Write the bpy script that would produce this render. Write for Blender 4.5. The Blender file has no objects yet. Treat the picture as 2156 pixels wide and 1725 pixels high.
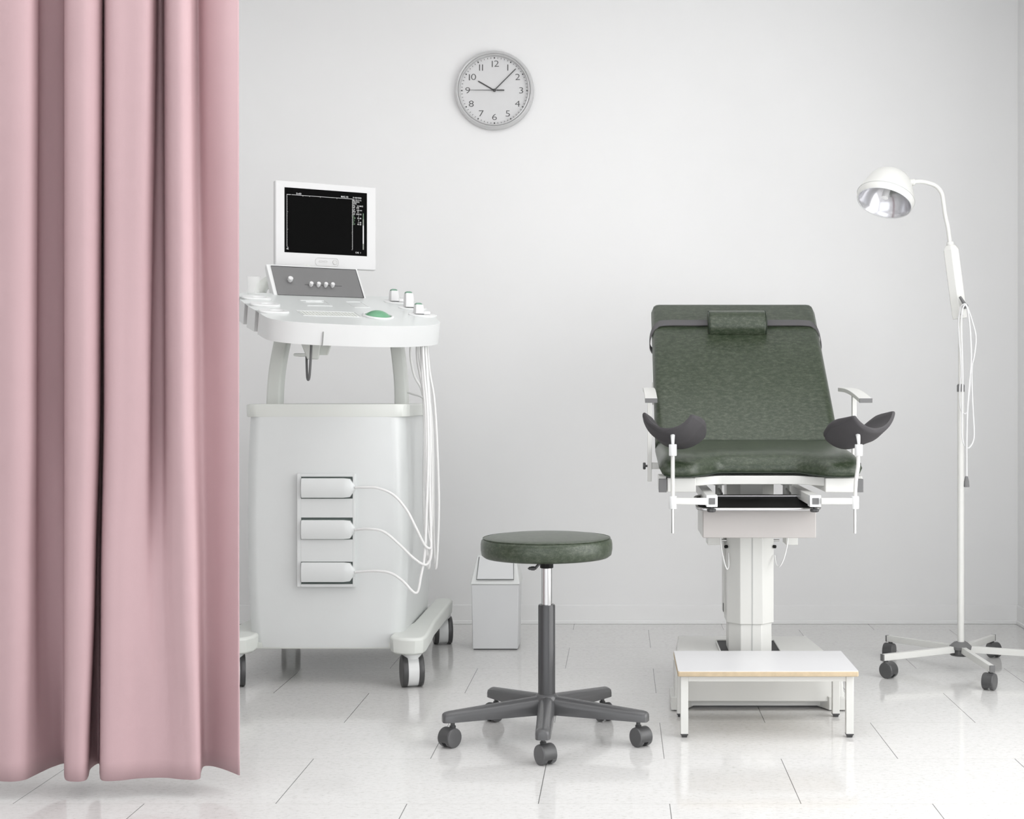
import bpy, bmesh, math, random
from mathutils import Vector, Matrix
random.seed(4)
S = bpy.context.scene
COL = S.collection
R = math.radians
PI = math.pi
F, H = 2900.0, 1.05          # focal length in pixels, eye height
# ------------------------------------------------------------- camera
cam = bpy.data.cameras.new('camera'); cam.sensor_width = 36; cam.lens = F/2156*36
cam.shift_x = -227/2156; cam.shift_y = -27.5/2156; cam.clip_start = .05
camo = bpy.data.objects.new('camera', cam); COL.objects.link(camo)
camo.location = (0, 0, H); camo.rotation_euler = (R(90), 0, 0); S.camera = camo
# ------------------------------------------------------------- world and light
w = bpy.data.worlds.new('world'); S.world = w; w.use_nodes = True
w.node_tree.nodes['Background'].inputs[0].default_value = (.96, .975, 1, 1)
w.node_tree.nodes['Background'].inputs[1].default_value = 2.35
def area(name, loc, rot, sx, sy, e, c=(1, 1, 1)):
    l = bpy.data.lights.new(name, 'AREA'); l.shape = 'RECTANGLE'; l.size = sx; l.size_y = sy
    l.energy = e; l.color = c
    o = bpy.data.objects.new(name, l); COL.objects.link(o); o.location = loc; o.rotation_euler = rot
    return o
area('daylight_side_window', (2.15, 2.9, 1.35), (0, R(90), 0), 2.5, 3.3, 65, (1, .985, .96))
area('overhead_fill', (-.5, 3.75, 3.04), (0, 0, 0), 3.4, 3.0, 36, (1, 1, 1))  # added soft fill from above for floor and lower wall, no known fixture
S.view_settings.view_transform = 'Standard'; S.view_settings.look = 'None'
S.view_settings.gamma = 1; S.view_settings.use_curve_mapping = False
S.view_settings.exposure = 0.02

# ------------------------------------------------------------- materials
def newmat(name):
    m = bpy.data.materials.new(name); m.use_nodes = True
    return m, m.node_tree, m.node_tree.nodes['Principled BSDF']
def mat(name, c, rough=.5, metal=0, spec=.5, bump=0, bscale=200, var=0, vscale=6, coat=0, alpha=1, trans=0):
    m, nt, b = newmat(name)
    b.inputs['Base Color'].default_value = (*c, 1); b.inputs['Roughness'].default_value = rough
    b.inputs['Metallic'].default_value = metal; b.inputs['Specular IOR Level'].default_value = spec
    b.inputs['Coat Weight'].default_value = coat; b.inputs['Coat Roughness'].default_value = .15
    b.inputs['Transmission Weight'].default_value = trans
    g = nt.nodes.new('ShaderNodeNewGeometry')
    nz = nt.nodes.new('ShaderNodeTexNoise'); nz.inputs['Scale'].default_value = vscale
    nt.links.new(g.outputs['Position'], nz.inputs['Vector'])
    rp = nt.nodes.new('ShaderNodeValToRGB')
    v = var if var else .015
    rp.color_ramp.elements[0].position = .3; rp.color_ramp.elements[1].position = .7
    rp.color_ramp.elements[0].color = (*[x*(1-v) for x in c], 1)
    rp.color_ramp.elements[1].color = (*[min(1, x*(1+v)) for x in c], 1)
    nt.links.new(nz.outputs['Fac'], rp.inputs[0]); nt.links.new(rp.outputs[0], b.inputs['Base Color'])
    if bump:
        n2 = nt.nodes.new('ShaderNodeTexNoise'); n2.inputs['Scale'].default_value = bscale
        nt.links.new(g.outputs['Position'], n2.inputs['Vector'])
        bp = nt.nodes.new('ShaderNodeBump'); bp.inputs['Strength'].default_value = bump; bp.inputs['Distance'].default_value = .002
        nt.links.new(n2.outputs['Fac'], bp.inputs['Height']); nt.links.new(bp.outputs[0], b.inputs['Normal'])
    return m
def emit(name, c, s):
    m, nt, b = newmat(name)
    b.inputs['Base Color'].default_value = (0, 0, 0, 1)
    b.inputs['Emission Color'].default_value = (*c, 1); b.inputs['Emission Strength'].default_value = s
    return m
def vinyl(name):
    m, nt, b = newmat(name)
    g = nt.nodes.new('ShaderNodeNewGeometry')
    mp = nt.nodes.new('ShaderNodeMapping'); mp.inputs['Scale'].default_value = (1, 1.5, 1.9)
    nt.links.new(g.outputs['Position'], mp.inputs['Vector'])
    def noise(sc, det, ro):
        n = nt.nodes.new('ShaderNodeTexNoise'); n.inputs['Scale'].default_value = sc
        n.inputs['Detail'].default_value = det; n.inputs['Roughness'].default_value = ro
        nt.links.new(mp.outputs[0], n.inputs['Vector']); return n
    a = noise(55, 6, .68); f = noise(330, 4, .75)
    mx = nt.nodes.new('ShaderNodeMath'); mx.operation = 'MULTIPLY_ADD'; mx.inputs[1].default_value = .55
    sc = nt.nodes.new('ShaderNodeMath'); sc.operation = 'MULTIPLY'; sc.inputs[1].default_value = .45
    nt.links.new(f.outputs['Fac'], sc.inputs[0]); nt.links.new(a.outputs['Fac'], mx.inputs[0]); nt.links.new(sc.outputs[0], mx.inputs[2])
    rp = nt.nodes.new('ShaderNodeValToRGB'); e = rp.color_ramp.elements
    e[0].position = .37; e[0].color = (.012, .024, .010, 1)
    e[1].position = .64; e[1].color = (.082, .098, .068, 1)
    k = e.new(.5); k.color = (.034, .046, .027, 1)
    nt.links.new(mx.outputs[0], rp.inputs[0]); nt.links.new(rp.outputs[0], b.inputs['Base Color'])
    b.inputs['Roughness'].default_value = .30; b.inputs['Specular IOR Level'].default_value = .5
    bp = nt.nodes.new('ShaderNodeBump'); bp.inputs['Strength'].default_value = .25; bp.inputs['Distance'].default_value = .001
    nt.links.new(f.outputs['Fac'], bp.inputs['Height']); nt.links.new(bp.outputs[0], b.inputs['Normal'])
    return m
def floor_mat():
    m, nt, b = newmat('pale stone floor tiles')
    L = nt.links.new
    g = nt.nodes.new('ShaderNodeNewGeometry'); sp = nt.nodes.new('ShaderNodeSeparateXYZ'); L(g.outputs['Position'], sp.inputs[0])
    def M(op, a, bb=None, c=None):
        n = nt.nodes.new('ShaderNodeMath'); n.operation = op
        for i, x in enumerate((a, bb, c)):
            if x is None: continue
            if isinstance(x, (int, float)): n.inputs[i].default_value = x
            else: L(x, n.inputs[i])
        return n.outputs[0]
    r = M('DIVIDE', M('SUBTRACT', sp.outputs[1], 3.549), .441)
    k = M('FLOOR', r); fy = M('FRACT', r)
    par = M('MULTIPLY', M('FLOORED_MODULO', k, 2), .5)
    x = M('ADD', M('DIVIDE', M('SUBTRACT', sp.outputs[0], .467), .677), par)
    fx = M('FRACT', x)
    dx = M('MULTIPLY', M('MINIMUM', fx, M('SUBTRACT', 1, fx)), .677)
    dy = M('MULTIPLY', M('MINIMUM', fy, M('SUBTRACT', 1, fy)), .441)
    vx = M('LESS_THAN', dx, .0011); hy = M('LESS_THAN', dy, .0010)
    tile = M('ADD', M('MULTIPLY', k, 7.31), M('MULTIPLY', M('FLOOR', x), 3.17))
    wn = nt.nodes.new('ShaderNodeTexWhiteNoise'); wn.noise_dimensions = '1D'; L(tile, wn.inputs['W'])
    mp = nt.nodes.new('ShaderNodeMapping'); mp.inputs['Scale'].default_value = (1, 1.6, 1); L(g.outputs['Position'], mp.inputs[0])
    def noise(sc, det, ro):
        n = nt.nodes.new('ShaderNodeTexNoise'); n.inputs['Scale'].default_value = sc
        n.inputs['Detail'].default_value = det; n.inputs['Roughness'].default_value = ro
        L(mp.outputs[0], n.inputs['Vector']); return n.outputs['Fac']
    sp1 = noise(58, 9, .78); sp2 = noise(14, 4, .6)
    rp = nt.nodes.new('ShaderNodeValToRGB'); e = rp.color_ramp.elements
    e[0].position = .30; e[0].color = (.42, .405, .385, 1)
    e[1].position = .52; e[1].color = (.65, .645, .634, 1)
    k1 = e.new(.43); k1.color = (.60, .592, .58, 1)
    L(sp1, rp.inputs[0])
    mul = M('ADD', .94, M('ADD', M('MULTIPLY', sp2, .10), M('MULTIPLY', wn.outputs['Value'], .02)))
    hs = nt.nodes.new('ShaderNodeVectorMath'); hs.operation = 'SCALE'; L(rp.outputs[0], hs.inputs[0]); L(mul, hs.inputs['Scale'])
    m1 = nt.nodes.new('ShaderNodeMix'); m1.data_type = 'RGBA'; L(hy, m1.inputs[0]); L(hs.outputs[0], m1.inputs[6]); m1.inputs[7].default_value = (.50, .49, .475, 1)
    m2 = nt.nodes.new('ShaderNodeMix'); m2.data_type = 'RGBA'; L(vx, m2.inputs[0]); L(m1.outputs[2], m2.inputs[6]); m2.inputs[7].default_value = (.13, .13, .125, 1)
    L(m2.outputs[2], b.inputs['Base Color'])
    b.inputs['Roughness'].default_value = .09; b.inputs['Specular IOR Level'].default_value = .45
    return m
M_wall = mat('painted plaster', (.775, .775, .772), .9, spec=.15, var=.004, bump=.03, bscale=90)
M_base = mat('baseboard paint', (.78, .78, .775), .5)
M_ceil = mat('ceiling paint', (.85, .85, .85), .9)
M_floor = floor_mat()
M_curt = mat('pink curtain cloth', (.485, .335, .35), .8, spec=.25, bump=.12, bscale=900)
M_vinyl = vinyl('mottled green vinyl')
M_pipe = mat('dark green piping', (.02, .03, .02), .5)
M_enamel = mat('white enamel', (.64, .64, .615), .35)
M_white = mat('glossy white plastic', (.70, .71, .705), .28, coat=.2)
M_white2 = mat('matte white plastic', (.67, .67, .67), .5)
M_cab = mat('pale grey-green cabinet plastic', (.655, .675, .668), .32, coat=.2)
M_leg = mat('pale green-white plastic', (.66, .68, .645), .35)
M_ttop = mat('console top plastic', (.62, .645, .635), .3, coat=.15)
M_grey = mat('mid grey plastic', (.12, .12, .12), .35)
M_dgrey = mat('dark grey plastic', (.055, .055, .056), .38)
M_arm = mat('satin grey base plastic', (.082, .082, .084), .24)
M_tubeg = mat('dark grey column', (.045, .045, .047), .25)
M_rubber = mat('soft charcoal foam', (.044, .041, .044), .7, bump=.3, bscale=500)
M_black = mat('black plastic', (.010, .010, .010), .45, spec=.15)
M_chrome = mat('chrome', (.56, .555, .555), .14, metal=1)
M_steel = mat('brushed steel', (.62, .62, .61), .3, metal=1)
M_panel = mat('beige grey panel', (.44, .415, .40), .4)
M_strap = mat('grey strap', (.088, .085, .088), .6)
M_capg = mat('grey end cap', (.14, .14, .14), .5)
M_green = mat('green trackball', (.13, .33, .19), .3)
M_green2 = mat('green tip', (.15, .27, .20), .4)
M_facepanel = mat('grey control panel', (.16, .16, .16), .4, coat=.1)
M_screen = mat('black screen', (.003, .003, .003), .4, spec=.02)
M_glow = emit('screen text glow', (1, 1, 1), .85)
M_glowg = emit('screen text green glow', (.50, .80, .50), .38)
M_dim = emit('screen text dim glow', (.62, .66, .58), .5)
M_birch = mat('birch edge', (.50, .40, .27), .55, var=.06, vscale=60)
M_lam = mat('white laminate', (.63, .63, .64), .3)
M_bin = mat('white bin plastic', (.64, .645, .65), .45)
M_binlid = mat('white bin lid plastic', (.69, .70, .69), .45)
M_silver = mat('silver clock rim', (.60, .60, .60), .34, metal=.3)
M_face = mat('clock face', (.62, .62, .62), .6)
M_ink = mat('dark grey ink', (.045, .045, .045), .6)
M_engrave = mat('pale embossed line', (.74, .75, .75), .4)
M_button = mat('off-white button outline', (.62, .62, .61), .5)
M_seam = mat('seam shadow gap', (.45, .46, .45), .6)
M_refl = mat('reflector', (.60, .60, .62), .18, metal=.7)
M_bulb = mat('frosted bulb', (.95, .95, .95), .3)
m, nt, b = newmat('clear plastic'); M_clear = m
b.inputs['Base Color'].default_value = (.93, .95, .93, 1); b.inputs['Roughness'].default_value = .12
b.inputs['Alpha'].default_value = .12; b.inputs['Specular IOR Level'].default_value = .6
m, nt, b = newmat('window glass'); M_glass = m
b.inputs['Base Color'].default_value = (.95, .97, 1, 1); b.inputs['Alpha'].default_value = .08; b.inputs['Roughness'].default_value = .05
M_cable = mat('white cable', (.76, .76, .75), .4)

# ------------------------------------------------------------- helpers
def P(px, py, Z): return Vector(((px-1305)*Z/F, Z, H+(835-py)*Z/F))
def root(name, loc, label, cat, group=None):
    o = bpy.data.objects.new(name, None); COL.objects.link(o); o.location = loc; o.empty_display_size = .1
    o['label'] = label; o['category'] = cat
    if group: o['group'] = group
    return o
def wloc(o):
    v = Vector((0, 0, 0))
    while o: v += o.location; o = o.parent
    return v
def fin(me, ang):
    me.polygons.foreach_set('use_smooth', [True]*len(me.polygons)); me.set_sharp_from_angle(angle=R(ang))
def obj(name, bm, m, parent=None, bevel=0, seg=3, loc=None, ang=35, label=None, kind=None, normals=True):
    """bm in world coordinates -> one mesh object, origin at its parent's base (or loc)"""
    if normals: bmesh.ops.recalc_face_normals(bm, faces=bm.faces)
    base = wloc(parent) if parent else Vector(loc or (0, 0, 0))
    bmesh.ops.translate(bm, verts=bm.verts, vec=-base)
    me = bpy.data.meshes.new(name); bm.to_mesh(me); bm.free(); fin(me, ang)
    for x in (m if isinstance(m, (list, tuple)) else [m]): me.materials.append(x)
    o = bpy.data.objects.new(name, me); COL.objects.link(o)
    if parent: o.parent = parent
    else: o.location = base
    if bevel:
        md = o.modifiers.new('bevel', 'BEVEL'); md.width = bevel; md.segments = seg; md.limit_method = 'ANGLE'; md.angle_limit = R(40)
    if label: o['label'] = label
    if kind: o['kind'] = kind
    return o
def B(): return bmesh.new()
def box(bm, x0, x1, y0, y1, z0, z1, M=None):
    M = M or Matrix()
    vs = [bm.verts.new(M @ Vector((x, y, z))) for x in (x0, x1) for y in (y0, y1) for z in (z0, z1)]
    for f in ((0, 1, 3, 2), (4, 6, 7, 5), (0, 4, 5, 1), (2, 3, 7, 6), (0, 2, 6, 4), (1, 5, 7, 3)):
        bm.faces.new([vs[i] for i in f])
    return bm
def hexa(bm, pts):
    vs = [bm.verts.new(p) for p in pts]      # bottom 4, top 4
    for f in ((3, 2, 1, 0), (4, 5, 6, 7), (0, 1, 5, 4), (1, 2, 6, 5), (2, 3, 7, 6), (3, 0, 4, 7)):
        bm.faces.new([vs[i] for i in f])
    return bm
def loft(bm, rings, cap=True, closed=True, mi=0):
    vr = [[bm.verts.new(p) for p in r] for r in rings]
    n = len(vr[0])
    for a, b2 in zip(vr, vr[1:]):
        for i in range(n if closed else n-1):
            j = (i+1) % n
            bm.faces.new((a[i], a[j], b2[j], b2[i])).material_index = mi
    if cap:
        bm.faces.new(vr[0][::-1]); bm.faces.new(vr[-1])
    return bm
def frame_to(d, up=(0, 0, 1)):
    """matrix whose z axis is d"""
    z = Vector(d).normalized(); up = Vector(up)
    if abs(z.dot(up)) > .98: up = Vector((0, 1, 0))
    x = up.cross(z).normalized(); y = z.cross(x)
    return Matrix((x, y, z)).transposed().to_4x4()
def lathe(bm, prof, M=None, n=32, cap=True):
    """prof: (radius, height) pairs about local z"""
    M = M or Matrix()
    rings = [[M @ Vector((r*math.cos(2*PI*i/n), r*math.sin(2*PI*i/n), h)) for i in range(n)] for r, h in prof]
    return loft(bm, rings, cap)
def cyl(bm, a, b2, r, r2=None, n=24, ch=0):
    a = Vector(a); b2 = Vector(b2); L = (b2-a).length; r2 = r if r2 is None else r2
    M = Matrix.Translation(a) @ frame_to(b2-a)
    if ch: return lathe(bm, [(r-ch, 0), (r-ch*.3, ch*.3), (r, ch), (r2, L-ch), (r2-ch*.3, L-ch*.3), (r2-ch, L)], M, n)
    return lathe(bm, [(r, 0), (r2, L)], M, n)
def spline(pts, k=8):
    pts = [Vector(p) for p in pts]; out = []
    for i in range(len(pts)-1):
        p0 = pts[max(i-1, 0)]; p1 = pts[i]; p2 = pts[i+1]; p3 = pts[min(i+2, len(pts)-1)]
        for j in range(k):
            t = j/k
            out.append(.5*((2*p1)+(p2-p0)*t+(2*p0-5*p1+4*p2-p3)*t*t+(3*p1-p0-3*p2+p3)*t**3))
    out.append(pts[-1]); return out
def tube(bm, pts, r, k=8, n=12, smooth=True):
    ps = spline(pts, k) if smooth else [Vector(p) for p in pts]
    rings = []; prev = None
    for i, p in enumerate(ps):
        t = (ps[min(i+1, len(ps)-1)]-ps[max(i-1, 0)]).normalized()
        if prev is None:
            prev = t.orthogonal().normalized()
        prev = (prev - t*prev.dot(t)).normalized(); q = t.cross(prev)
        rr = r(i/(len(ps)-1)) if callable(r) else r
        rings.append([p+rr*(math.cos(2*PI*j/n)*prev+math.sin(2*PI*j/n)*q) for j in range(n)])
    return loft(bm, rings)
def rrect(cx, cy, hx, hy, r, n=6):
    out = []
    for sx, sy, a0 in ((1, 1, 0), (-1, 1, 90), (-1, -1, 180), (1, -1, 270)):
        for i in range(n+1):
            a = R(a0+90*i/n); out.append((cx+sx*(hx-r)+r*math.cos(a), cy+sy*(hy-r)+r*math.sin(a)))
    return out
def prism(bm, poly, z0, z1, M=None):
    M = M or Matrix()
    return loft(bm, [[M @ Vector((x, y, z)) for x, y in poly] for z in (z0, z1)])
def axes(o, x, y, z):
    m = Matrix((Vector(x), Vector(y), Vector(z))).transposed().to_4x4(); m.translation = Vector(o); return m
def text_bm(bm, s, size, M, align='LEFT', ext=0, sx=1, off=0, mi=0):
    c = bpy.data.curves.new('t', 'FONT'); c.body = s; c.size = size; c.align_x = align; c.align_y = 'CENTER'; c.extrude = ext
    c.offset = off; c.resolution_u = 3
    o = bpy.data.objects.new('t', c); COL.objects.link(o); bpy.context.view_layer.update()
    me = bpy.data.meshes.new_from_object(o.evaluated_get(bpy.context.evaluated_depsgraph_get()))
    me.transform(M @ Matrix.Diagonal((sx, 1, 1, 1)))
    n0 = len(bm.faces)
    bm.from_mesh(me); bm.faces.ensure_lookup_table()
    for f in bm.faces[n0:]: f.material_index = mi
    bpy.data.objects.remove(o); bpy.data.meshes.remove(me); bpy.data.curves.remove(c)

# ============================================================= ROOM
WY, RX, LX, CZ, FY = 6.36, 1.838, -3.4, 3.1, -1.2
def struct(name, bm, m, **k):
    return obj(name, bm, m, kind='structure', **k)
struct('floor', box(B(), LX-.1, RX+.1, FY, WY+.1, -.08, 0), M_floor)
struct('ceiling', box(B(), LX-.1, RX+.1, FY, WY+.1, CZ, CZ+.08), M_ceil)
struct('wall_back', box(B(), LX-.1, RX+.12, WY, WY+.12, 0, CZ), M_wall)
struct('wall_left', box(B(), LX-.12, LX, FY, WY, 0, CZ), M_wall)
WA, WB, WZ0, WZ1 = 1.2, 4.65, .10, 2.75
bm = B()
box(bm, RX, RX+.12, FY, WA, 0, CZ); box(bm, RX, RX+.12, WB, WY, 0, CZ)
box(bm, RX, RX+.12, WA, WB, 0, WZ0); box(bm, RX, RX+.12, WA, WB, WZ1, CZ)
struct('wall_right', bm, M_wall)
bm = B()
for y in (WA, (WA+WB)/2-.02, WB-.04): box(bm, RX+.04, RX+.09, y, y+.04, WZ0, WZ1)
for z in (WZ0, WZ1-.04): box(bm, RX+.04, RX+.09, WA, WB, z, z+.04)
win = struct('window_1', bm, M_white2)
pn = obj('window_glass', box(B(), RX+.062, RX+.066, WA+.04, WB-.04, WZ0+.04, WZ1-.04), M_glass, win)
def baseb(name, y_axis):
    bm = B()
    if y_axis:
        box(bm, RX-.007, RX, FY, WY, 0, .088); box(bm, RX-.011, RX, FY, WY, 0, .016)
    else:
        box(bm, LX, RX, WY-.007, WY, 0, .088); box(bm, LX, RX, WY-.011, WY, 0, .016)
    return struct(name, bm, M_base, bevel=.002)
baseb('baseboard_back', False); baseb('baseboard_right', True)

# ============================================================= CURTAIN
top = [(-120, 3.66), (-60, 3.60), (-15, 3.585), (30, 3.565), (65, 3.575), (79, 3.63), (82, 3.70), (106, 3.725), (135, 3.71), (137, 3.63), (150, 3.585), (180, 3.57), (208, 3.60),
       (217, 3.68), (214, 3.80), (222, 3.80), (219, 3.66), (232, 3.59), (268, 3.58), (312, 3.58), (326, 3.64), (332, 3.71), (344, 3.71), (348, 3.64), (360, 3.59), (380, 3.575), (399, 3.60),
       (403, 3.67), (416, 3.725), (434, 3.70), (470, 3.685), (503, 3.69)]
mid = [(-120, 3.66), (-60, 3.60), (-15, 3.585), (28, 3.565), (62, 3.580), (75, 3.63), (80, 3.70), (106, 3.725), (135, 3.71), (137, 3.63), (150, 3.585), (180, 3.57), (203, 3.60),
       (211, 3.68), (206, 3.81), (222, 3.81), (219, 3.66), (230, 3.59), (265, 3.583), (296, 3.588), (312, 3.605), (320, 3.672), (344, 3.690), (352, 3.640), (366, 3.592), (385, 3.575), (405, 3.60),
       (409, 3.67), (422, 3.725), (445, 3.725), (478, 3.70), (503, 3.69)]
lo3 = [(-120, 3.66), (-60, 3.60), (-15, 3.585), (25, 3.570), (56, 3.585), (71, 3.628), (82, 3.68), (106, 3.715), (136, 3.72), (136, 3.64), (145, 3.588), (168, 3.573), (192, 3.59),
       (200, 3.65), (200, 3.78), (214, 3.78), (213, 3.65), (222, 3.588), (252, 3.583), (282, 3.594), (305, 3.606), (323, 3.620), (341, 3.625), (354, 3.616), (368, 3.600), (390, 3.584), (412, 3.60),
       (416, 3.66), (427, 3.722), (449, 3.722), (478, 3.698), (503, 3.68)]
low = [(-120, 3.66), (-60, 3.60), (-15, 3.585), (22, 3.575), (50, 3.590), (68, 3.625), (88, 3.67), (112, 3.72), (137, 3.75), (136, 3.66), (140, 3.59), (160, 3.575), (178, 3.585),
       (185, 3.625), (190, 3.70), (209, 3.75), (211, 3.64), (217, 3.585), (250, 3.585), (290, 3.605), (325, 3.612), (345, 3.612), (360, 3.608), (375, 3.600), (390, 3.595), (408, 3.592), (420, 3.605),
       (422, 3.66), (428, 3.72), (447, 3.725), (474, 3.69), (504, 3.635)]
def mixp(a, b2, t): return [((x0*(1-t)+x1*t), (z0*(1-t)+z1*t)) for (x0, z0), (x1, z1) in zip(a, b2)]
bm = B(); rows = []
NZ = 60
for j in range(NZ+1):
    z = .05+(3.04-.05)*j/NZ
    t = (z-.05)/(2.09-.05)                       # 0 hem .. 1 at the height of the picture's top edge
    t = min(t, 1.25)
    for (ta0, ka), (tb0, kb) in (((0, low), (.25, lo3)), ((.25, lo3), (.47, mid)), ((.47, mid), (1.0, top)), ((1.0, top), (1.3, top))):
        if ta0 <= t <= tb0:
            s = (t-ta0)/(tb0-ta0); s = s*.5+s*s*(3-2*s)*.5; c = mixp(ka, kb, s); break
    c3 = [Vector(((px-1305)*Z/F, Z, z)) for px, Z in c]
    rows.append(spline(c3, 6))
loft(bm, rows, cap=False, closed=False)
cr = root('curtain', ((250-1305)*3.65/F, 3.65, 0), 'floor-length pink pleated privacy curtain hanging at the left side', 'curtain')
o = obj('curtain_cloth', bm, M_curt, cr, ang=180, normals=False)
md = o.modifiers.new('thick', 'SOLIDIFY'); md.thickness = .003; md.offset = 0
bm = B(); box(bm, -2.2, -.95, 3.64, 3.70, 3.045, 3.098)
obj('curtain_rail', bm, M_enamel, cr, bevel=.004)

# ============================================================= WALL CLOCK
c0 = P(1041.5, 192, WY); ck = root('wall_clock', c0, 'round silver-rimmed wall clock with black numerals on the white wall', 'clock')
MC = axes(c0, (1, 0, 0), (0, 0, 1), (0, -1, 0))       # local z points into the room
RC = .182
lo = lathe(B(), [(RC*.97, 0), (RC, .006), (RC*1.0, .022), (RC*.975, .034), (RC*.94, .038), (RC*.915, .035), (RC*.905, .030), (RC*.895, .036), (RC*.88, .037), (RC*.868, .033), (RC*.862, .020), (RC*.86, .004)], MC, 96, cap=False)
obj('rim', lo, M_silver, ck, ang=50)
bm = B(); lathe(bm, [(RC*.9, .002), (RC*.9, .012), (.001, .012)], MC, 96)
obj('dial', bm, M_face, ck)
bm = B(); zt = .0125
for i in range(60):
    a = 2*PI*i/60; r0 = RC*.825
    Q = MC @ Matrix.Rotation(-a, 4, 'Z') @ Matrix.Translation((0, r0, zt))
    if i % 5 == 0: box(bm, -.0026, .0026, -.0032, .0032, 0, .0006, Q)
    else: box(bm, -.0009, .0009, -.0032, .0032, 0, .0006, Q)
obj('minute_marks', bm, M_ink, ck)
kk = 2.1931e-3*1/8.625        # m per pixel at wall / zoom
num = {12: (893, 400), 1: (1117, 465), 2: (1295, 642), 3: (1360, 885), 4: (1294, 1127), 5: (1118, 1305), 6: (875, 1367), 7: (632, 1303), 8: (455, 1127), 9: (390, 885), 10: (478, 642), 11: (632, 465)}
for n, (zx, zy) in num.items():
    x, y = (zx-874)*kk, (882-zy)*kk
    sz = .0415; st = str(n); bm = B()
    if n in (1, 11, 12, 10):               # the ones on this dial are plain bars
        hgt = .0285
        def bar(cx): box(bm, cx-.0019, cx+.0019, y-hgt/2, y+hgt/2, zt, zt+.0006, MC)
        if n == 1: bar(x)
        elif n == 11: bar(x-.0068); bar(x+.0068)
        else:
            bar(x-.0145 if n == 10 else x-.0145)
            text_bm(bm, st[1], sz, MC @ Matrix.Translation((x+.0048, y, zt+.0003)), 'CENTER', .0003, 1.32, -.0006)
    else: text_bm(bm, st, sz, MC @ Matrix.Translation((x, y, zt+.0003)), 'CENTER', .0003, 1.32, -.0006)
    obj('numeral', bm, M_ink, ck, ang=60)
def hand(name, ang, l0, l1, w0, w1, z, extra=None):
    bm = B(); Q = MC @ Matrix.Rotation(-R(ang), 4, 'Z')
    prism(bm, [(-w0, l0), (w0, l0), (w1, l1), (-w1, l1)], z, z+.0014, Q)
    if extra: prism(bm, extra, z, z+.0014, Q)
    return obj(name, bm, M_ink, ck)
hand('hour_hand', -60, -.004, .0855, .0027, .0025, .015)
hand('minute_hand', 45, -.004, .140, .0020, .0018, .0178)
hand('second_hand', -90, -.014, .112, .0016, .0008, .0206, [(-.0026, -.046), (.0026, -.046), (.0026, -.012), (-.0026, -.012)])
obj('hub', lathe(B(), [(.0062, .012), (.0062, .024), (.004, .0255)], MC, 24), M_ink, ck)

# ============================================================= CASTORS
def castor(par, cpos, r, wid, yaw, m_body, m_wheel, stem_top, stem_r, full=False, cover=None):
    """twin-wheel castor; cpos = wheel centre, yaw = direction of the axle in degrees"""
    c = Vector(cpos); ax = Vector((math.cos(R(yaw)), math.sin(R(yaw)), 0)); fw = Vector((-ax.y, ax.x, 0))
    Mx = axes(c, fw, (0, 0, 1), ax)                     # local z = axle
    bm = B(); hw = wid/2
    if full:
        lathe(bm, [(r*.90, -hw*.55), (r*.97, -hw*.5), (r*.97, hw*.5), (r*.90, hw*.55)], Mx, 40)
    else:
        a0, a1 = (R(-8), R(205)); n = 22; arc = [a0+(a1-a0)*i/n for i in range(n+1)]
        ro, ri = r*1.02, r*.80; zw = hw*.86
        sec = [(math.cos(a)*ro, math.sin(a)*ro) for a in arc]+[(math.cos(a)*ri, math.sin(a)*ri) for a in reversed(arc)]
        prism(bm, sec, -zw, zw, Mx)
        box(bm, -r*.5, r*.5, -r*.15, r*.85, -hw*.30, hw*.30, Mx)
    off = fw*(r*.45 if not full else 0)
    top = Vector((c.x, c.y, stem_top))+off
    cyl(bm, Vector((top.x, top.y, c.z+r*(.72 if not full else .8))), top, stem_r, n=20)
    cyl(bm, Vector((top.x, top.y, c.z+r*.72)), Vector((top.x, top.y, min(stem_top, c.z+r*1.13))), stem_r*1.45, n=20)
    co = obj('castor', bm, m_body, par, bevel=.0012, seg=2)
    for s in (-1, 1):
        bm = B()
        z0, z1 = (hw*.50, hw) if full else (hw*.34, hw)
        Mw = Mx @ Matrix.Scale(s, 4, (0, 0, 1))
        ch = r*.07
        lathe(bm, [(r*.55, z0), (r*.985, z0), (r, z0+ch), (r, z1-ch*1.2), (r*.965, z1-ch*.3), (r*.90, z1), (r*.80, z1), (.0005, z1+ch*.25)], Mw, 48)
        if not full:
            pass
        wo = obj('wheel', bm, m_wheel, co, ang=40)
    return co

# ============================================================= ULTRASOUND MACHINE
UX = -1.075
us = root('ultrasound_machine', (UX, 5.35, 0), 'tall white ultrasound trolley with monitor, tilted console and four castors beside the pink curtain', 'ultrasound machine')
# cabinet body
def sect(z, w, bul=.02, inset=0, r=.05):
    y0, y1 = 5.035+inset, 5.72-inset; hw = w/2-inset
    pts = rrect(UX, (y0+y1)/2, hw, (y1-y0)/2, r, 8)
    mid_y = (y0+y1)/2
    out = []
    for x, y in pts:
        u_ = (x-UX)/hw
        if y < mid_y: y -= bul*(1-u_*u_)
        out.append(Vector((x, y, z)))
    return out
prof = [(.134, .548), (.16, .562), (.25, .576), (.40, .589), (.60, .594), (.80, .588), (.92, .578), (.985, .570)]
bm = B(); loft(bm, [sect(z, w_) for z, w_ in prof])
obj('cabinet', bm, M_cab, us, ang=40)
bm = B(); loft(bm, [sect(z, w_, .022, 0, .05) for z, w_ in ((.975, .594), (.977, .600), (1.018, .602), (1.022, .594))])
obj('cabinet_rim', bm, M_leg, us, bevel=.003)
bm = B(); loft(bm, [sect(z, w_, .022, 0, .04) for z, w_ in ((.128, .574), (.131, .580), (.148, .580), (.151, .574))])
obj('bottom_plate', bm, M_leg, us, bevel=.002)
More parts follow.
